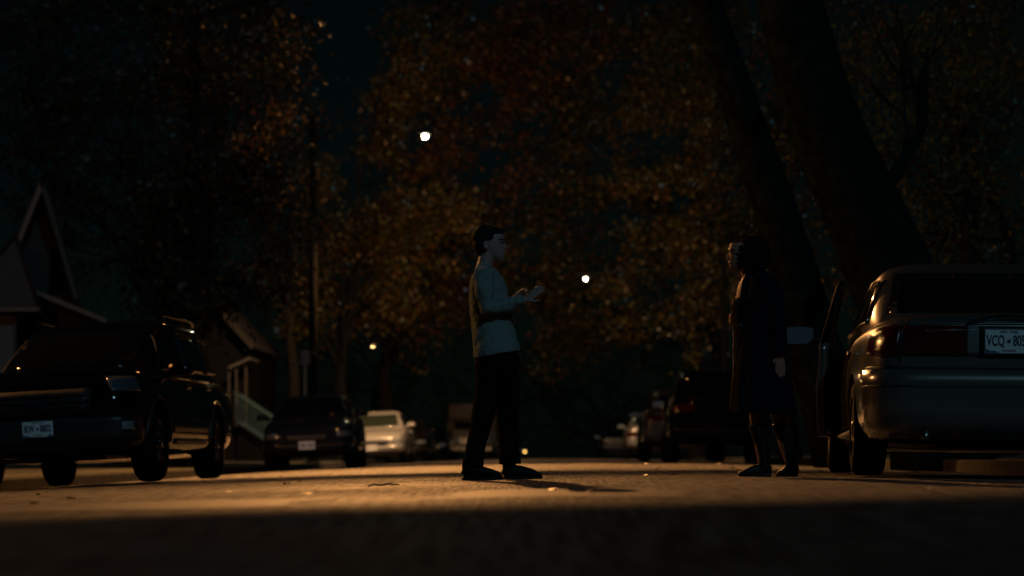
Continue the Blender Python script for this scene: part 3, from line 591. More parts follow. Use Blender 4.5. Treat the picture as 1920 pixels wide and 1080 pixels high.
# ---------------------------------------------------------------- trees
def leaf_cloud(blobs, n, size, seed, droop=.6):
    """blobs: list of (x,y,z,rx,ry,rz) filled with small leaf clusters"""
    rg = np.random.default_rng(seed); vol = np.array([b[3]*b[4]*b[5] for b in blobs])**.8; vol = vol/vol.sum()
    per = 26; nc = n//per; idx = rg.choice(len(blobs), nc, p=vol); B = np.array(blobs)[idx]
    d = rg.normal(size=(nc, 3)); d /= np.linalg.norm(d, axis=1)[:, None]; rad = rg.random(nc)**(1/2.2)
    cc = B[:, :3] + d*rad[:, None]*B[:, 3:6]*rg.uniform(.85, 1.25, nc)[:, None]; q = 1.9/max(.6, size*9)
    ns = np.sin(cc[:, 0]*q*1.3+seed)+np.sin(cc[:, 1]*q*.9+cc[:, 2]*q*.7)+np.sin(cc[:, 2]*q*1.6-cc[:, 0]*q*.6+2*seed)+.6*np.sin(cc[:, 0]*q*3.1)*np.sin(cc[:, 2]*q*3.3)
    cc = cc[ns > -.35]; nc = len(cc)
    cs = rg.uniform(.14, .42, nc)
    P = np.repeat(cc, per, 0) + rg.normal(size=(nc*per, 3))*np.repeat(cs, per)[:, None]*np.array([1, 1, .7])
    N = len(P); s = size*rg.uniform(.6, 1.35, N)
    a = rg.normal(size=(N, 3)); a[:, 2] -= droop; a /= np.linalg.norm(a, axis=1)[:, None]
    b = np.cross(a, rg.normal(size=(N, 3))); b /= np.linalg.norm(b, axis=1)[:, None]
    c = np.cross(a, b); fold = c*(.18*s)[:, None]
    A = a*s[:, None]; Bv = b*(s*.42)[:, None]
    v = np.stack([P, P+A*.45+Bv+fold, P+A, P+A*.45-Bv+fold], 1).reshape(-1, 3)
    me = bpy.data.meshes.new('crown'); me.vertices.add(len(v)); me.vertices.foreach_set('co', v.ravel())
    me.loops.add(N*4); me.loops.foreach_set('vertex_index', np.arange(N*4)); me.polygons.add(N)
    me.polygons.foreach_set('loop_start', np.arange(N)*4); me.polygons.foreach_set('loop_total', np.full(N, 4)); me.update(); me.validate(); return me
def limb(bm, p, d, length, r, depth, rg, tips):
    pts = [p.copy()]; rs = [r]; q = p.copy(); dd = d.copy(); n = 5
    for i in range(n):
        dd = (dd + Vector(rg.normal(size=3))*.16 + Vector((0, 0, .05))).normalized(); q = q+dd*length/n; pts.append(q.copy()); rs.append(r*(1-.6*(i+1)/n))
    tube(bm, pts, rs, 7 if r > .05 else 5)
    if depth > 0:
        for k in range(3):
            i = 2+int(rg.integers(0, n-1)); nd = (dd+Vector(rg.normal(size=3))*.7+Vector((0, 0, .15))).normalized(); limb(bm, pts[i], nd, length*.65, rs[i]*.7, depth-1, rg, tips)
    tips.append(q)
def tree(label, x, y, trunk_h, r, blobs, n, size, lm, seed, bark=BARK, lean=(0, 0), z0=None, group=None, droop=.6, name='broadleaf_tree', extra=()):
    rg = np.random.default_rng(seed+100); g = z0 if z0 is not None else gz(x, y)+.1
    root = empty(name, (x, y, g)); tag(root, label, 'tree', group)
    bm = bmesh.new(); pts = []; rs = []
    for i in range(9):
        t = i/8; pts.append(Vector((lean[0]*t+.06*math.sin(i*1.3+seed), lean[1]*t+.05*math.cos(i+seed), trunk_h*t-.15*(i == 0)))); rs.append(r*(1.35 if i == 0 else 1-.45*t)*(1.12 if i == 1 else 1))
    tube(bm, pts, rs, 14); tips = []
    for b in blobs:
        tgt = Vector((b[0]-x, b[1]-y, b[2]-g)); st = pts[5+int(rg.integers(0, 4))]; d = tgt-st; L_ = d.length
        limb(bm, st, d.normalized(), L_*.68, r*.36, 2, rg, tips)
    for q in extra: tube(bm, [Vector(p)-Vector((x, y, g)) for p in q], [.16, .12, .10, .085], 9)
    frombm('trunk', bm, bark, root, True)
    me = leaf_cloud([(b[0]-x, b[1]-y, b[2]-g, *b[3:]) for b in blobs], n, size, seed, droop); link('crown', me, lm, root)
    return root
def B(px, py, D, r, ry=None, rz=None): p = at(px, py, D); return (p.x, p.y, p.z, r, ry or r, rz or r*.85)
# left side
tree('broad dark tree at the far left rising above the gabled house', -7.9, 56, 4.5, .3, [B(px, py, 56, r*1.27) for px, py, r in ((40, 230, 2.3), (190, 330, 1.7), (120, 60, 2.6), (260, 180, 2.0), (330, 40, 2.0), (240, 480, 1.2), (420, 20, 1.6), (150, 450, 1.2))], 26000, .13, L_DARK, 1)
tree('dark green tree between the black SUV and the stair railing', -6.4, 48, 4.0, .26, [B(330, 430, 48, 1.5), B(440, 330, 48, 1.5), B(480, 230, 48, 1.1), B(380, 560, 48, 1.2), B(470, 560, 48, 1.2), B(430, 130, 48, 1.6), B(250, 560, 48, 1.1), B(500, 440, 48, .9), B(430, 600, 48, .7)], 22000, .11, L_DARK, 2, extra=[[(-6.4, 48, 4.0), (-6.2, 47.2, 8.7), (-4.2, 46.2, 9.06), (-1.0, 46.2, 9.12)]])  # extra limb added above the view to throw a dark streak across the road
tree('slim tree with one clump of rust coloured leaves beside the open sky', -6.9, 76, 5.5, .22, [B(525, 215, 76, .55), B(470, 260, 76, .8), B(500, 330, 76, .8), B(440, 60, 76, 1.6)], 7000, .13, L_RUST, 3)
tree('golden tree left of the man under the bright street lamp', -6.2, 88, 4.5, .3, [B(620, 330, 88, 1.2), B(700, 270, 88, 1.2), B(760, 180, 88, 1.2), B(650, 450, 88, 2.0), B(560, 560, 88, 1.8), B(700, 560, 88, 1.8), B(790, 420, 88, 2.0), B(720, 200, 88, .7), B(800, 60, 88, 1.6), B(620, 250, 88, .5)], 34000, .145, L_GOLD, 4)
tree('wide rust coloured tree behind the bright street lamp', -5.0, 96, 5.5, .34, [B(880, 190, 96, 2.2), B(960, 130, 96, 2.4), B(830, 330, 96, 2.2), B(930, 320, 96, 2.0), B(880, 30, 96, 2.4), B(820, 560, 96, 2.3), B(740, 620, 96, 1.8), B(880, 480, 96, 2.0), B(1050, 40, 96, 2.4)], 34000, .17, L_RUST, 5)
tree('tall mixed green and gold tree directly behind the man', 8.5, 100, 6, .36, [B(1010, 420, 100, 2.4), B(1060, 300, 100, 2.6), B(1120, 180, 100, 2.8), B(960, 560, 100, 2.2), B(1080, 560, 100, 2.6), B(1180, 380, 100, 2.6), B(1020, 650, 100, 1.8), B(1150, 640, 100, 2.0), B(1200, 80, 100, 2.8)], 40000, .16, L_MIX, 6)
tree('olive and gold tree on the right side behind the dark SUV', 7.0, 92, 5, .3, [B(1230, 300, 92, 2.0), B(1300, 200, 92, 2.0), B(1270, 450, 92, 2.0), B(1340, 350, 92, 1.8), B(1200, 560, 92, 1.8), B(1320, 560, 92, 1.8), B(1260, 650, 92, 1.4), B(1330, 60, 92, 2.3)], 30000, .15, L_GOLD, 7)
tree('sparse tree with hanging twigs just right of the woman', 6.4, 56, 5, .22, [B(1370, 300, 56, .9), B(1400, 430, 56, .9), B(1440, 250, 56, 1.1), B(1400, 560, 56, .7), B(1360, 120, 56, 1.5)], 9000, .12, L_MIX, 8)
tree('dark tree with fine branches behind the tan sedan', 7.2, 38, 4.4, .2, [B(1700, 250, 38, 1.1), B(1780, 400, 38, 1.2), B(1640, 180, 38, .9), B(1750, 120, 38, 1.4), B(1850, 250, 38, 1.2), B(1700, 470, 38, .7)], 14000, .07, L_GREEN, 9)
tree('dark tree filling the top right corner', 9.4, 46, 4.4, .25, [B(1880, 150, 46, 1.6), B(1800, 30, 46, 1.8), B(1900, 400, 46, 1.4), B(1600, 60, 46, 1.6), B(1560, 320, 46, 1.3), B(1600, 500, 46, 1.3), B(1500, 480, 46, 1.1)], 22000, .08, L_MIX, 10)
tree('dark tree far down the street over the left parked cars', -7.0, 125, 5, .3, [B(560, 700, 125, 2.4), B(640, 690, 125, 2.6), B(720, 700, 125, 2.2), B(560, 560, 125, 3), B(800, 690, 125, 2.4)], 22000, .14, L_GREEN, 11)
tree('dark tree at the end of the street over the crest', 6.0, 165, 5, .4, [B(900, 740, 165, 4), B(1000, 760, 165, 3.4), B(1090, 740, 165, 4), B(1000, 640, 165, 4.5), B(1180, 720, 165, 4), B(860, 650, 165, 4), B(780, 760, 165, 3.4), B(1280, 700, 165, 5)], 30000, .17, L_GREEN, 12, z0=-2)
# big leaning tree on the right verge: two stems
def leaning_tree():
    x, y = 5.15, 28.0; g = gz(4.2, y)+.12; root = empty('leaning_tree', (x, y, g)); tag(root, 'massive tree trunk leaning left over the street behind the tan sedan', 'tree')
    bm = bmesh.new(); rg = np.random.default_rng(5)
    def stem(pl, D0, D1, sides=18):
        pts = []; rs = []
        for i, (px, py, wpx) in enumerate(pl):
            D = D0+(D1-D0)*i/(len(pl)-1); p = at(px, py, D); pts.append(p-Vector((x, y, g))); rs.append(wpx/2*D/F)
        tube(bm, pts, rs, sides); return pts
    a = stem([(1790, 868, 250), (1765, 800, 205), (1735, 680, 180), (1680, 540, 165), (1620, 400, 150), (1560, 270, 140), (1515, 140, 130), (1480, 0, 120), (1430, -180, 100), (1360, -330, 80)], 28, 27.5)
    b = stem([(1600, 868, 150), (1560, 760, 120), (1520, 640, 105), (1485, 500, 90), (1450, 380, 80), (1405, 250, 72), (1365, 130, 66), (1320, 0, 60), (1260, -150, 45)], 31, 30)
    tips = []
    for p, d, l, r in ((a[9], (-.75, .1, .45), 3.2, .2), (a[9], (-.9, .0, .12), 3.4, .16), (a[8], (.2, .3, 1), 3, .18), (b[8], (-.8, -.1, .4), 2.6, .12), (a[4], (.75, .2, .8), 2.4, .10), (a[7], (.6, -.2, .8), 2.2, .1)):
        limb(bm, p.copy(), Vector(d).normalized(), l, r, 2, rg, tips)
    frombm('trunk', bm, BARK_P, root, True)
    me = leaf_cloud([(c[0]-x, c[1]-y, c[2]-g, *c[3:]) for c in ((1.6, 29.3, 7.9, 2.0, .9, 1.0), (-1.2, 29.5, 8.1, 1.8, .8, 1.05), (3.6, 29, 8.3, 1.6, 1.2, 1.2), (-3.4, 29.6, 8.2, 1.2, .7, .9), (5.4, 28, 8.0, 1.6, 1.6, 1.3), (-1.9, 34, 7.5, 1.5, .8, .4), (-2.6, 34, 7.6, 1.4, .8, .5), (-1.0, 34, 7.6, 1.2, .8, .4))], 26000, .10, 33); link('crown', me, L_MIX, root)  # rearmost leaf clumps are added out of view to shade the near road
leaning_tree()

# ---------------------------------------------------------------- houses
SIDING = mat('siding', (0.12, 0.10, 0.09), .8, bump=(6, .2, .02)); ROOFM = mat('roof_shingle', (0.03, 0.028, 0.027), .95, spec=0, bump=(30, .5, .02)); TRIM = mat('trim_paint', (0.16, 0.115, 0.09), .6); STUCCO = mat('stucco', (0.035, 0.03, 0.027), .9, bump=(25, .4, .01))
HOUSE_SHEAR = [0.0]
def poly(bm, pts, depth, off=(0, 0, 0)):
    sh = HOUSE_SHEAR[0]*depth
    """front face polygon at given points, extruded back along +y by depth"""
    vs = [bm.verts.new(Vector(p)+Vector(off)) for p in pts]; ws = [bm.verts.new(Vector(p)+Vector(off)+Vector((sh, depth, 0))) for p in pts]; n = len(vs)
    bm.faces.new(vs); bm.faces.new(ws[::-1])
    for i in range(n): bm.faces.new((vs[i], ws[i], ws[(i+1) % n], vs[(i+1) % n]))
def bar(bm, p, q, w, d):
    p, q = Vector(p), Vector(q); t = (q-p).normalized(); n = Vector((-t.z, 0, t.x))*w/2
    poly(bm, [p-n, q-n, q+n, p+n], d)
def house_a():
    D = 48.0; base = at(0, 0, D).x; root = empty('gabled_house', (at(0, 852, D).x, D, 0)); tag(root, 'gabled house with pale roof edges behind the black SUV', 'house')
    O = Vector(root.location); A = lambda px, py, d=0: at(px, py, D+d)*1 - O
    gr = -.3
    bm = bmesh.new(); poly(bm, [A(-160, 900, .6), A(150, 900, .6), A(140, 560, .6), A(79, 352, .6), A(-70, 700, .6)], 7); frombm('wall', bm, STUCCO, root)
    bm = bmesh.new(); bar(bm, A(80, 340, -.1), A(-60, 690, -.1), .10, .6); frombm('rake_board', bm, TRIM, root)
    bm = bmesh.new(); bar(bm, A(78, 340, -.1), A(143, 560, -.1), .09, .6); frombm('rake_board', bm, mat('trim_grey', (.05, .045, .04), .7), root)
    bm = bmesh.new(); bar(bm, A(80, 334, 0), A(-66, 700, 0), .12, 8); bar(bm, A(78, 334, 0), A(149, 572, 0), .12, 8); frombm('roof', bm, ROOFM, root)
    # nearer dormer gable
    bm = bmesh.new(); poly(bm, [A(-90, 582, -1.2), A(75, 582, -1.2), A(30, 440, -1.2)], .25); frombm('dormer', bm, mat('dormer_board', (.06, .048, .045), .8), root)
    bm = bmesh.new(); bar(bm, A(29, 436, -1.3), A(79, 590, -1.3), .05, 1.6); bar(bm, A(30, 436, -1.3), A(-95, 590, -1.3), .06, 1.6); frombm('dormer_roof', bm, ROOFM, root)
    bm = bmesh.new(); bar(bm, A(-95, 580, -1.36), A(73, 580, -1.36), .07, .12); frombm('fascia', bm, TRIM, root)
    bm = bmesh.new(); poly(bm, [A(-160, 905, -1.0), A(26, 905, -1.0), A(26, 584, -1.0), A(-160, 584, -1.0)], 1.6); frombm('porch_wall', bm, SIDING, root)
    bm = bmesh.new(); poly(bm, [A(26.5, 905, -1.06), A(31, 905, -1.06), A(31, 584, -1.06), A(26.5, 584, -1.06)], .3); frombm('corner_board', bm, MATS['trim_grey'], root)
    bm = bmesh.new(); bar(bm, A(68, 548, -.6), A(200, 602, -.6), .09, 3.4); frombm('porch_roof', bm, TRIM, root)
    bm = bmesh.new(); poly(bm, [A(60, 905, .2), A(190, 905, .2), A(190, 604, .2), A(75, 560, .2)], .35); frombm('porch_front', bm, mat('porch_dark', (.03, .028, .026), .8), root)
    for (a, b, c, d) in ((92, 128, 470, 545), (96, 120, 640, 760)):
        f = frombm('window', (lambda bm: (poly(bm, [A(a-3, d+3, .5), A(b+3, d+3, .5), A(b+3, c-3, .5), A(a-3, c-3, .5)], .1), bm)[1])(bmesh.new()), MATS['trim_grey'], root)
        frombm('pane', (lambda bm: (poly(bm, [A(a, d, .46), A(b, d, .46), A(b, c, .46), A(a, c, .46)], .04), bm)[1])(bmesh.new()), GLASS, f)
HOUSE_SHEAR[0] = -.215
house_a(); HOUSE_SHEAR[0] = 0
def house_b():
    D = 68.0; O = at(450, 852, D); root = empty('porch_house', O); tag(root, 'dark house with a white stair railing, behind the dark grey sedan', 'house')
    A = lambda px, py, d=0: at(px, py, D)+Vector((0, d, 0)) - O
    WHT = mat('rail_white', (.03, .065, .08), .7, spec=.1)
    bm = bmesh.new(); poly(bm, [A(300, 880, 2), A(452, 880, 2), A(452, 640, 2), A(376, 560, 2), A(300, 640, 2)], 8); frombm('wall', bm, mat('dark_siding', (.006, .006, .007), .95, spec=0), root)
    bm = bmesh.new(); bar(bm, A(376, 552, 1.6), A(290, 648, 1.6), .1, 9); bar(bm, A(376, 552, 1.6), A(462, 648, 1.6), .1, 9); frombm('roof', bm, ROOFM, root)
    bm = bmesh.new(); poly(bm, [A(400, 880, 0), A(446, 880, 0), A(446, 800, 0), A(400, 800, 0)], 2); frombm('porch', bm, MATS['dark_siding'], root)
    bm = bmesh.new(); bar(bm, A(430, 690, -.2), A(470, 672, -.2), .05, 2.4); frombm('porch_roof', bm, mat('porch_trim', (.06, .065, .07), .7), root)
    for px in (429, 443, 461):
        bm = bmesh.new(); poly(bm, [A(px-1, 800, 0), A(px+1, 800, 0), A(px+1, 688, 0), A(px-1, 688, 0)], .1); frombm('porch_post', bm, MATS['trim_grey'], root)
    st = bmesh.new()
    for k in range(8):
        a = 446+k*8.5; poly(st, [A(a, 880, -.1), A(a+9, 880, -.1), A(a+9, 803+k*8, -.1), A(a, 803+k*8, -.1)], 1.3)
    frombm('steps', st, mat('dark_siding', (.03, .03, .033), .8), root)
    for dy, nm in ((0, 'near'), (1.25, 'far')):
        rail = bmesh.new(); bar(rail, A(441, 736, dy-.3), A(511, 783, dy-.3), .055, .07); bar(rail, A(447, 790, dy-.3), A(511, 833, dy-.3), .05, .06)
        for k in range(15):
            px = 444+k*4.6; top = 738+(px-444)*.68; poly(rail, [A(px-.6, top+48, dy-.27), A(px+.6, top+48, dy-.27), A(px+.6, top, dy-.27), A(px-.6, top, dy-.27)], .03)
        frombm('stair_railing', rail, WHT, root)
house_b()
# small square sign on its own post beside the lamp pole
D = 60; p = at(571, 670, D); so = empty('street_sign', (p.x, D, gz(p.x, D)+.1)); tag(so, 'small brownish square sign left of the lamp pole', 'sign')
bm = bmesh.new(); box(bm, (0, 0, p.z-so.location.z), (.24, .012, .33), None, .004); frombm('panel', bm, mat('sign_brown', (.16, .10, .08), .6), so)
bm = bmesh.new(); tube(bm, [(0, .02, 0), (0, .02, p.z-so.location.z+.18)], .025, 8); frombm('post', bm, MATS['lamp_steel'], so)

# ---------------------------------------------------------------- people
SKIN = mat('skin', (0.38, 0.235, 0.20), .5, bump=(60, .15, .002)); SKIN_W = mat('skin_warm', (0.40, 0.19, 0.12), .5, bump=(60, .15, .002))
SK = 263.0
def man():
    gx = (938-960)/SK; D = F/SK; g = CZ+(HY-900.5)/SK
    root = empty('person', (gx, D, g)); tag(root, 'man in a pale long sleeved shirt and black trousers with both hands raised', 'person')
    X = lambda px: (px-938)/SK
    Z = lambda py: (900.5-py)/SK
    P = lambda px, py, y: Vector((X(px), y, Z(py)))
    def hand(bm, wr, d, up, sgn, L=.185, spread=1.0):
        """wr wrist point, d finger direction, up back-of-hand normal, sgn thumb side"""
        d = d.normalized(); up = (up-d*up.dot(d)).normalized(); s = d.cross(up)*sgn
        tube(bm, [wr-d*.03, wr, wr+d*.045, wr+d*.085, wr+d*.098], [.017, .017, .016, .014, .011], 10, ry=[.024, .027, .038, .041, .036], side=s)
        for k, (o, l, c) in enumerate(((-.030, .066, .30), (-.010, .078, .16), (.011, .072, .10), (.030, .058, .22))):
            b = wr+d*.088+s*(-o); e = d+s*(-o*2.2*spread); e.normalize(); q1 = b+e*l*.45; e2 = (e-up*c).normalized(); q2 = q1+e2*l*.33; e3 = (e2-up*c).normalized(); q3 = q2+e3*l*.26
            tube(bm, [b-e*.02, b, q1, q2, q3], [.0088, .009, .0085, .0078, .006], 8)
        t = wr+d*.022+s*.026; a = (d*.75+s*.75-up*.25).normalized(); t1 = t+a*.045; a2 = (d*.95+s*.3-up*.2).normalized(); t2 = t1+a2*.034; tube(bm, [t-a*.015, t, t1, t2], [.012, .013, .0105, .007], 8)
    bm = bmesh.new()
    # head
    blob(bm, P(914, 447, 0), (.098, .077, .085)); blob(bm, P(926, 455, 0), (.075, .070, .080)); blob(bm, P(929, 472, 0), (.056, .056, .058))
    hloft(bm, [(X(931), X(943.5), Z(489.5), .016, 0), (X(924), X(945), Z(486), .034, 0), (X(915), X(945.6), Z(480), .049, 0), (X(906), X(946), Z(472), .058, 0), (X(900), X(946), Z(464), .066, 0), (X(897), X(945), Z(455), .071, 0), (X(895), X(945), Z(444), .070, 0), (X(898), X(943), Z(436), .06, 0)], 20)
    tube(bm, [P(943.5, 452, 0), P(948.2, 462.5, 0), P(949.3, 464.5, 0), P(944, 467, 0)], [.008, .013, .012, .010], 10)
    tube(bm, [P(943, 472.2, -.022), P(946.6, 472.4, 0), P(943, 472.2, .022)], .0075, 8); tube(bm, [P(942.5, 476, -.02), P(945.8, 476, 0), P(942.5, 476, .02)], .0075, 8)
    blob(bm, P(942, 485, 0), (.019, .022, .017)); tube(bm, [P(939, 450, -.048), P(945.5, 449.2, -.02), P(945.5, 449.2, .02), P(939, 450, .048)], .010, 8)
    for sg in (-1, 1):
        blob(bm, P(941.2, 454.6, sg*.031), (.0125, .013, .012))
        blob(bm, P(912.5, 462, sg*.080), (.018, .010, .030)); tube(bm, [P(915.5, 468, sg*.082), P(910, 467, sg*.092), P(907.5, 460, sg*.096), P(910, 454.5, sg*.094), P(915, 455.5, sg*.084)], [.006, .007, .007, .007, .005], 8)
    # neck, torso
    tube(bm, [P(906, 508, 0), P(910, 492, 0), P(914, 476, 0), P(918, 468, 0)], [.058, .056, .056, .05], 16, ry=[.07, .058, .056, .05])
    hloft(bm, [(X(901), X(958), Z(700), .13, 0), (X(901), X(960), Z(672), .135, 0), (X(900), X(958), Z(640), .14, 0), (X(892), X(960), Z(610), .15, 0), (X(888), X(954), Z(575), .165, 0), (X(886), X(950), Z(545), .185, 0), (X(888), X(943), Z(520), .19, 0), (X(893), X(930), Z(507), .13, 0), (X(897), X(922), Z(499), .07, 0)], 24)
    RA = [P(908, 516, -.195), P(909, 548, -.225), P(916, 581, -.235), P(950, 577, -.215), P(984, 566, -.19)]
    LA = [P(906, 516, .195), P(904, 548, .225), P(908, 576, .23), P(932, 573, .20), P(955, 564, .17)]
    for A_ in (RA, LA): tube(bm, A_, [.052, .046, .040, .037, .026], 12)
    hand(bm, P(984, 566.5, -.19), Vector((.79, -.05, .60)), Vector((-.35, -.75, .55)), 1)
    hand(bm, P(955, 564, .17), Vector((.80, .08, .62)), Vector((-.5, .45, .7)), -1)
    LEG1 = [P(919, 690, -.06), P(913, 738, -.095), P(901, 790, -.11), P(889, 872, -.12)]; LEG2 = [P(940, 690, .06), P(946, 735, .10), P(950, 790, .105), P(954, 872, .11)]
    for q in (LEG1, LEG2): tube(bm, q, [.060, .062, .052, .036], 14)
    body = remesh('body', bm, SKIN, root, .0055, 3)
    # eyes
    # shirt
    bm = bmesh.new()
    hloft(bm, [(X(889.5), X(975.5), (Z(673), Z(658)), .212, 0), (X(888), X(974), (Z(662), Z(646)), .208, 0), (X(886.5), X(969.5), Z(634), .196, 0), (X(884.5), X(963.5), Z(607), .185, 0), (X(881), X(956), Z(580), .185, 0), (X(879), X(953), Z(556), .198, 0), (X(880), X(951), Z(540), .208, 0), (X(883.5), X(944), Z(523), .212, 0), (X(889), X(935), Z(511), .175, 0), (X(893.5), X(930.5), (Z(499), Z(507)), .115, 0), (X(897), X(928), (Z(493.5), Z(503)), .075, 0)], 28)
    for A_, yr in ((RA, -1), (LA, 1)):
        tube(bm, [A_[0]+Vector((0, -yr*.05, .01)), A_[0], A_[1], A_[2]+Vector((-.008, 0, -.004)), A_[3], A_[4]+Vector((-.008, 0, .002))], [.07, .072, .070, .062, .052, .041], 14)
    for k in range(5):   # sleeve folds
        t = k/4; c = RA[2].lerp(RA[4], .15+.75*t); tube(bm, [c+Vector((-.01, -.045, -.03)), c+Vector((.015, -.055, .0)), c+Vector((.02, -.035, .04))], [.004, .008, .003], 6)
    remesh('shirt', bm, mat('shirt_knit', (0.20, 0.25, 0.235), .95, spec=.1, sheen=.1, bump=(220, .35, .002)), root, .006, 4, disp=(.07, .022))
    # trousers
    bm = bmesh.new()
    hloft(bm, [(X(903), X(958), Z(738), .10, 0), (X(896), X(967), Z(718), .15, 0), (X(890.5), X(972), Z(690), .175, 0), (X(891), X(972), Z(668), .175, 0), (X(896), X(966), Z(652), .165, 0)], 24)
    tube(bm, [P(919, 676, -.065), P(914, 740, -.095), P(903, 795, -.11), P(893, 840, -.115), P(887.5, 874, -.12)], [.105, .092, .078, .068, .070], 16)
    tube(bm, [P(943, 676, .065), P(951, 740, .10), P(952, 795, .105), P(955, 840, .11), P(956.5, 870, .11)], [.105, .094, .080, .074, .080], 16)
    remesh('trousers', bm, mat('trouser_cloth', (0.004, 0.004, 0.005), .95, spec=.05), root, .008, 4, disp=(.12, .018))
    def shoe(name, ax, ay, toe):
        bm = bmesh.new(); z0 = 0
        pts = [(-.095, .03), (-.08, .045), (-.03, .05), (.03, .048), (.10, .038), (.155, .026), (.185, .014)]
        tube(bm, [Vector((ax+a, ay+toe*a, .012+h)) for a, h in pts], [.018, .04, .05, .046, .036, .024, .010], 14, ry=[.02, .034, .038, .04, .044, .038, .015], side=(0, 1, 0))
        tube(bm, [Vector((ax-.055, ay, .05)), Vector((ax-.05, ay, .15))], [.045, .05], 12)
        tube(bm, [Vector((ax+a, ay+toe*a, .012)) for a in (-.1, -.05, .05, .12, .19)], [.011]*5, 10, ry=[.025, .036, .038, .044, .018], side=(0, 1, 0))
        o = remesh(name, bm, mat('shoe_leather', (.006, .005, .005), .6, spec=.2), root, .006, 3); o.location.z = 0
    shoe('shoe', X(893), -.12, -.05); shoe('shoe', X(968), .11, .04)
    # hair
    bm = bmesh.new()
    blob(bm, P(911, 446, 0), (.105, .082, .088)); blob(bm, P(920, 437, 0), (.098, .072, .052)); blob(bm, P(904, 458, 0), (.070, .079, .075)); blob(bm, P(934, 433, 0), (.045, .05, .026))
    tube(bm, [P(905, 466, 0), P(901, 480, 0)], [.055, .04], 12, ry=[.06, .04])
    for k in range(60):
        a = RNG.uniform(0, 2*math.pi); t = RNG.uniform(.0, 1.1); c = P(909, 448, 0)+Vector((math.cos(a)*math.sin(t)*.095, math.sin(a)*math.sin(t)*.075, math.cos(t)*.092)); e = c+Vector((RNG.uniform(-.02, .03), 0, .004)); tube(bm, [c, e], [.010, .004], 6)
    hr = remesh('hair', bm, mat('hair_dark', (.012, .007, .005), .75, spec=.2, bump=(150, .8, .006)), root, .005, 2)
    # keep the face clear of hair: cut the hair in front of the hairline
    bm = bmesh.new(); bm.from_mesh(hr.data); kill = []
    for v in bm.verts:
        x, y, z = v.co; px = x*SK+938; py = 900.5-z*SK
        if px > 927 and py > 441.5-(px-927)*.15: kill.append(v)
        elif px > 917.5 and py > 450+.35*max(0, 927-px) and abs(y) > .03: kill.append(v)
        elif px > 906 and py > 468: kill.append(v)
    bmesh.ops.delete(bm, geom=kill, context='VERTS'); bm.to_mesh(hr.data); bm.free(); hr.data.shade_smooth()
    # eyes and brows
    for sg in (-1, 1):
        bm = bmesh.new(); blob(bm, P(942.2, 455, sg*.031), (.011, .011, .0075)); frombm('eye', bm, mat('eye', (.25, .24, .23), .2), root, True)
        bm = bmesh.new(); tube(bm, [P(933.5, 450.8, sg*.066), P(939, 448.6, sg*.060), P(944.8, 449.2, sg*.040), P(946.8, 450.5, sg*.016)], [.0025, .0045, .005, .003], 6); frombm('eyebrow', bm, mat('brow_soft', (.13, .075, .055), .8), root, True)
        bm = bmesh.new(); tube(bm, [P(936.5, 456, sg*.0655), P(940, 454.8, sg*.058), P(944, 455.2, sg*.042)], [.0015, .0035, .0035], 6); frombm('eyelid', bm, mat('lash', (.11, .065, .05), .8), root, True)
        bm = bmesh.new(); tube(bm, [P(939, 474.4, sg*.042), P(943, 474.1, sg*.029), P(946.2, 474.2, sg*.006)], [.001, .002, .002], 6); frombm('lips', bm, mat('lip', (.28, .14, .12), .6), root, True)
    return hand
hand = man()
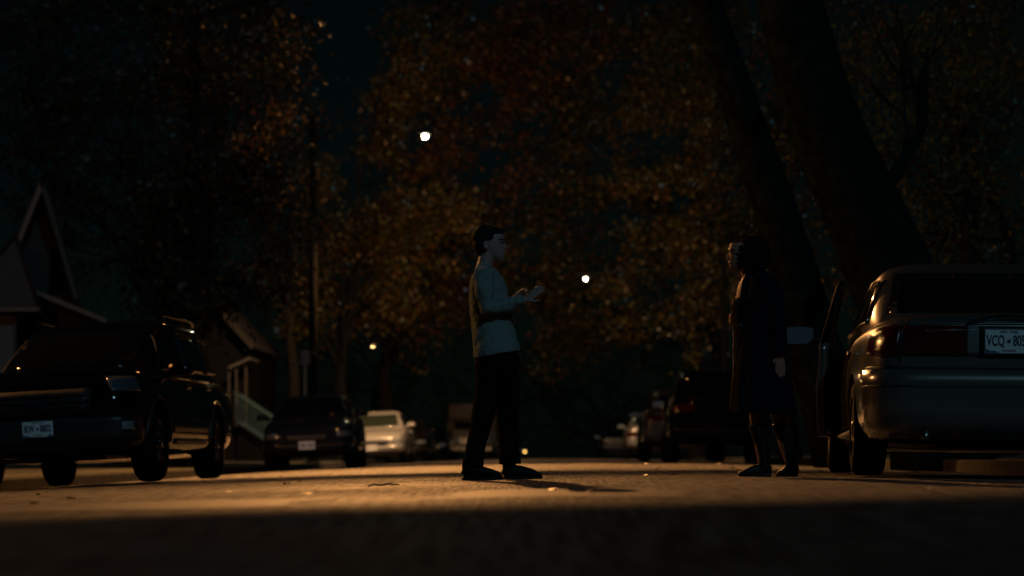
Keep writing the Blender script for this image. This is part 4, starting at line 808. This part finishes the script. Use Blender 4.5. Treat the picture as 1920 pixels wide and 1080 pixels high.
def woman():
    s = 264.0; gx = (1430-960)/s; D = F/s; g = CZ+(HY-894)/s
    root = empty('person', (gx, D, g)); tag(root, 'woman with curly dark hair in a long dark coat and boots', 'person')
    X = lambda px: (px-1430)/s
    Z = lambda py: (894-py)/s
    P = lambda px, py, y: Vector((X(px), y, Z(py)))
    bm = bmesh.new()
    blob(bm, P(1395, 474, 0), (.088, .072, .082)); 
    hloft(bm, [(X(1370), X(1382), Z(505), .014, 0), (X(1368.4), X(1390), Z(501.5), .030, 0), (X(1367.6), X(1398), Z(497.5), .042, 0), (X(1367.6), X(1404), Z(493), .050, 0), (X(1366.6), X(1408), Z(484), .060, 0), (X(1367.5), X(1412), Z(474), .066, 0), (X(1367), X(1413), Z(464), .066, 0), (X(1369), X(1412), Z(456), .058, 0)], 20)
    tube(bm, [P(1368.5, 473, 0), P(1364.6, 482.5, 0), P(1364, 484.5, 0), P(1369, 487, 0)], [.006, .010, .010, .008], 10)
    tube(bm, [P(1370, 491.4, -.02), P(1366.6, 491.6, 0), P(1370, 491.4, .02)], .0078, 8); tube(bm, [P(1370.5, 495.5, -.018), P(1367.6, 495.6, 0), P(1370.5, 495.5, .018)], .008, 8); blob(bm, P(1371, 501.5, 0), (.016, .02, .014))
    tube(bm, [P(1372, 470, -.045), P(1367.8, 468.6, -.02), P(1367.8, 468.6, .02), P(1372, 470, .045)], .008, 8)
    for sg in (-1, 1): blob(bm, P(1400, 482, sg*.066), (.015, .009, .028))
    tube(bm, [P(1408, 524, 0), P(1402, 512, 0), P(1398, 500, 0), P(1396, 488, 0)], [.062, .050, .046, .045], 14, ry=[.07, .05, .047, .045])
    hloft(bm, [(X(1386), X(1448), Z(700), .13, 0), (X(1386), X(1448), Z(670), .14, 0), (X(1386), X(1444), Z(620), .12, 0), (X(1382), X(1446), Z(585), .12, 0), (X(1378.5), X(1446), Z(560), .115, 0), (X(1382), X(1446), Z(542), .115, 0), (X(1388), X(1442), Z(528), .12, 0), (X(1394), X(1432), Z(516), .09, 0)], 22)
    LA = [P(1432, 538, -.17), P(1446, 575, -.20), P(1452, 608, -.215), P(1455, 640, -.215), P(1456, 668, -.21)]
    RA = [P(1428, 538, .17), P(1434, 575, .20), P(1428, 606, .20), P(1404, 608, .15), P(1385, 603, .08)]
    for q in (LA, RA): tube(bm, q, [.045, .040, .035, .03, .022], 10)
    hand(bm, P(1456, 669, -.212), Vector((.02, 0, -1)), Vector((.25, -.95, 0)), 1)
    # fist of the other hand gripping the coat edge
    c = P(1378, 598, .05); blob(bm, c, (.030, .036, .034))
    for k in range(4):
        z = c.z+.026-.0175*k; tube(bm, [Vector((c.x+.012, c.y-.035, z)), Vector((c.x-.022, c.y-.034, z)), Vector((c.x-.034, c.y-.008, z-.002)), Vector((c.x-.022, c.y+.016, z-.003))], [.009, .010, .0095, .008], 8)
    tube(bm, [c+Vector((.015, -.02, .03)), c+Vector((-.008, -.034, .040)), c+Vector((-.028, -.030, .036))], [.011, .011, .008], 8)
    for q in ([P(1418, 690, -.08), P(1416, 745, -.085), P(1416, 788, -.09), P(1424, 830, -.09), P(1428, 872, -.09)], [P(1436, 690, .08), P(1452, 745, .085), P(1464, 786, .09), P(1474, 830, .09), P(1484, 868, .09)]):
        tube(bm, q, [.085, .068, .050, .047, .035], 14)
    remesh('body', bm, SKIN_W, root, .0055, 3)
    # dress under the coat
    bm = bmesh.new()
    hloft(bm, [(X(1376), X(1470), Z(766), .21, 0), (X(1374), X(1462), Z(700), .185, 0), (X(1374), X(1456), Z(650), .165, 0), (X(1374), X(1452), Z(610), .15, 0), (X(1370), X(1450), Z(575), .165, 0), (X(1372.5), X(1450), (Z(562), Z(545)), .165, 0)], 24)
    remesh('dress', bm, mat('dress_cloth', (.007, .008, .012), .9, spec=.1), root, .007, 3, disp=(.05, .012))
    for (px, py) in ((1380, 567), (1385, 611)):
        bm = bmesh.new(); blob(bm, P(px, py, -.165), (.008, .006, .008)); frombm('button', bm, CHROME, root, True)
    # coat: a thick shell open at the front, swept round the body
    bm = bmesh.new(); secs = [(509, 1399, 1436, .10), (516, 1396, 1450, .15), (524, 1394, 1460, .195), (540, 1391, 1467, .225), (565, 1388, 1470, .235), (605, 1386, 1471, .228), (645, 1380, 1472, .225), (690, 1374, 1477, .24), (735, 1370, 1486, .26), (776, 1367, 1494, .285)]
    rows = []; n = 34
    for (py, x0, x1, hy) in secs:
        c = (X(x0)+X(x1))/2; hx = (X(x1)-X(x0))/2; row = []
        for k in range(n+1):
            a = math.radians(-168+336*k/n); f = 1+.035*math.sin(k*1.9+py*.004)*min(1, max(0, (py-600)/120))
            row.append(Vector((c+hx*f*math.copysign(abs(math.cos(a))**.85, math.cos(a)), hy*f*math.sin(a)*(.98), Z(py+(2*math.sin(k*.9) if py > 770 else 0)))))
        rows.append(row)
    V = [[bm.verts.new(p) for p in r] for r in rows]
    for a, b in zip(V, V[1:]):
        for i in range(n): bm.faces.new((a[i], a[i+1], b[i+1], b[i]))
    bmesh.ops.recalc_face_normals(bm, faces=bm.faces[:]); bmesh.ops.solidify(bm, geom=bm.faces[:], thickness=.018)
    for q, rr in ((LA, [.072, .068, .062, .06, .056]), (RA, [.068, .064, .058, .052, .045])):
        tube(bm, [q[0]+Vector((0, .04 if q is LA else -.04, .012))]+q, [rr[0]*.9]+rr, 14)
    for sg in (-1, 1):   # lapels
        tube(bm, [P(1412, 505, sg*.07), P(1400, 514, sg*.088), P(1393, 535, sg*.10), P(1387, 562, sg*.11)], [.012, .018, .022, .012], 8)
    remesh('coat', bm, mat('coat_wool', (.005, .007, .014), .95, spec=.08), root, .0065, 4, disp=(.16, .014))
    # boots
    def boot(pl, toe, heel, y):
        bm = bmesh.new(); tube(bm, pl, [.062, .060, .052, .044, .045], 14); z = .03
        tube(bm, [Vector((X(heel), y, .045)), Vector((X(heel)-.04, y, .05)), Vector(((X(toe)+X(heel))/2, y, .045)), Vector((X(toe)+.05, y, .030)), Vector((X(toe), y, .018))], [.03, .045, .042, .028, .012], 12, ry=[.026, .036, .036, .040, .02], side=(0, 1, 0))
        tube(bm, [Vector((X(heel)-.002, y, .012)), Vector(((X(toe)+X(heel))/2, y, .012)), Vector((X(toe)-.002, y, .01))], [.012, .012, .010], 8, ry=[.034, .036, .03], side=(0, 1, 0)); 
        remesh('boot', bm, mat('boot_leather', (.012, .009, .007), .5, spec=.3, bump=(40, .4, .004)), root, .006, 3)
    boot([P(1416, 794, -.09), P(1419, 806, -.09), P(1426, 832, -.09), P(1430, 862, -.09), P(1431, 878, -.09)], 1382, 1444, -.09)
    boot([P(1465, 792, .09), P(1469, 806, .09), P(1478, 832, .09), P(1485, 862, .09), P(1487, 878, .09)], 1458, 1500, .09)
    # curly hair
    bm = bmesh.new(); cen = P(1410, 477, 0)
    blob(bm, cen, (.112, .105, .118)); rg = np.random.default_rng(3)
    for k in range(900):
        d = rg.normal(size=3); d /= np.linalg.norm(d); d = Vector(d); r_ = rg.uniform(.84, 1.1)
        c = cen+Vector((d.x*.118*r_, d.y*.112*r_, d.z*.124*r_-.004)); px = c.x*s+1430; py = 894-c.z*s
        if px < 1376 and py > 457: continue
        if px < 1384 and py > 470 and abs(c.y) < .05: continue
        q = [c]; t = Vector(rg.normal(size=3)).normalized()
        for j in range(3):
            t = (t+Vector(rg.normal(size=3))*.6).normalized(); q.append(q[-1]+t*.012)
        tube(bm, q, [.006, .0075, .006, .004], 5)
    hr = remesh('hair', bm, mat('hair_curly', (.016, .007, .004), .8, spec=.15), root, .004, 1)
    bm = bmesh.new(); bm.from_mesh(hr.data); kill = [v for v in bm.verts if ((v.co.x*s+1430) < 1375.5 and (894-v.co.z*s) > 459) or ((v.co.x*s+1430) < 1379 and (894-v.co.z*s) > 466 and abs(v.co.y) < .05)]
    bmesh.ops.delete(bm, geom=kill, context='VERTS'); bm.to_mesh(hr.data); bm.free(); hr.data.shade_smooth()
    for sg in (-1, 1):
        bm = bmesh.new(); blob(bm, P(1370, 474.5, sg*.029), (.011, .011, .007)); frombm('eye', bm, MATS['eye'], root, True)
        bm = bmesh.new(); tube(bm, [P(1375, 470.5, sg*.058), P(1371, 468.4, sg*.050), P(1367.6, 468.6, sg*.030), P(1366, 469.5, sg*.012)], [.0015, .0035, .0035, .002], 6)
        fb = bmesh.new(); tube(fb, [P(1375, 475, sg*.060), P(1371.5, 474, sg*.052), P(1368.5, 474.4, sg*.036)], [.001, .003, .003], 6); frombm('eyelid', fb, MATS['lash'], root, True)
        fb = bmesh.new(); tube(fb, [P(1372.5, 493.6, sg*.034), P(1369, 493.4, sg*.022), P(1366.4, 493.4, sg*.005)], [.003, .005, .004], 6); frombm('lips', fb, MATS['lip'], root, True); frombm('eyebrow', bm, MATS['brow_soft'], root, True)
woman()
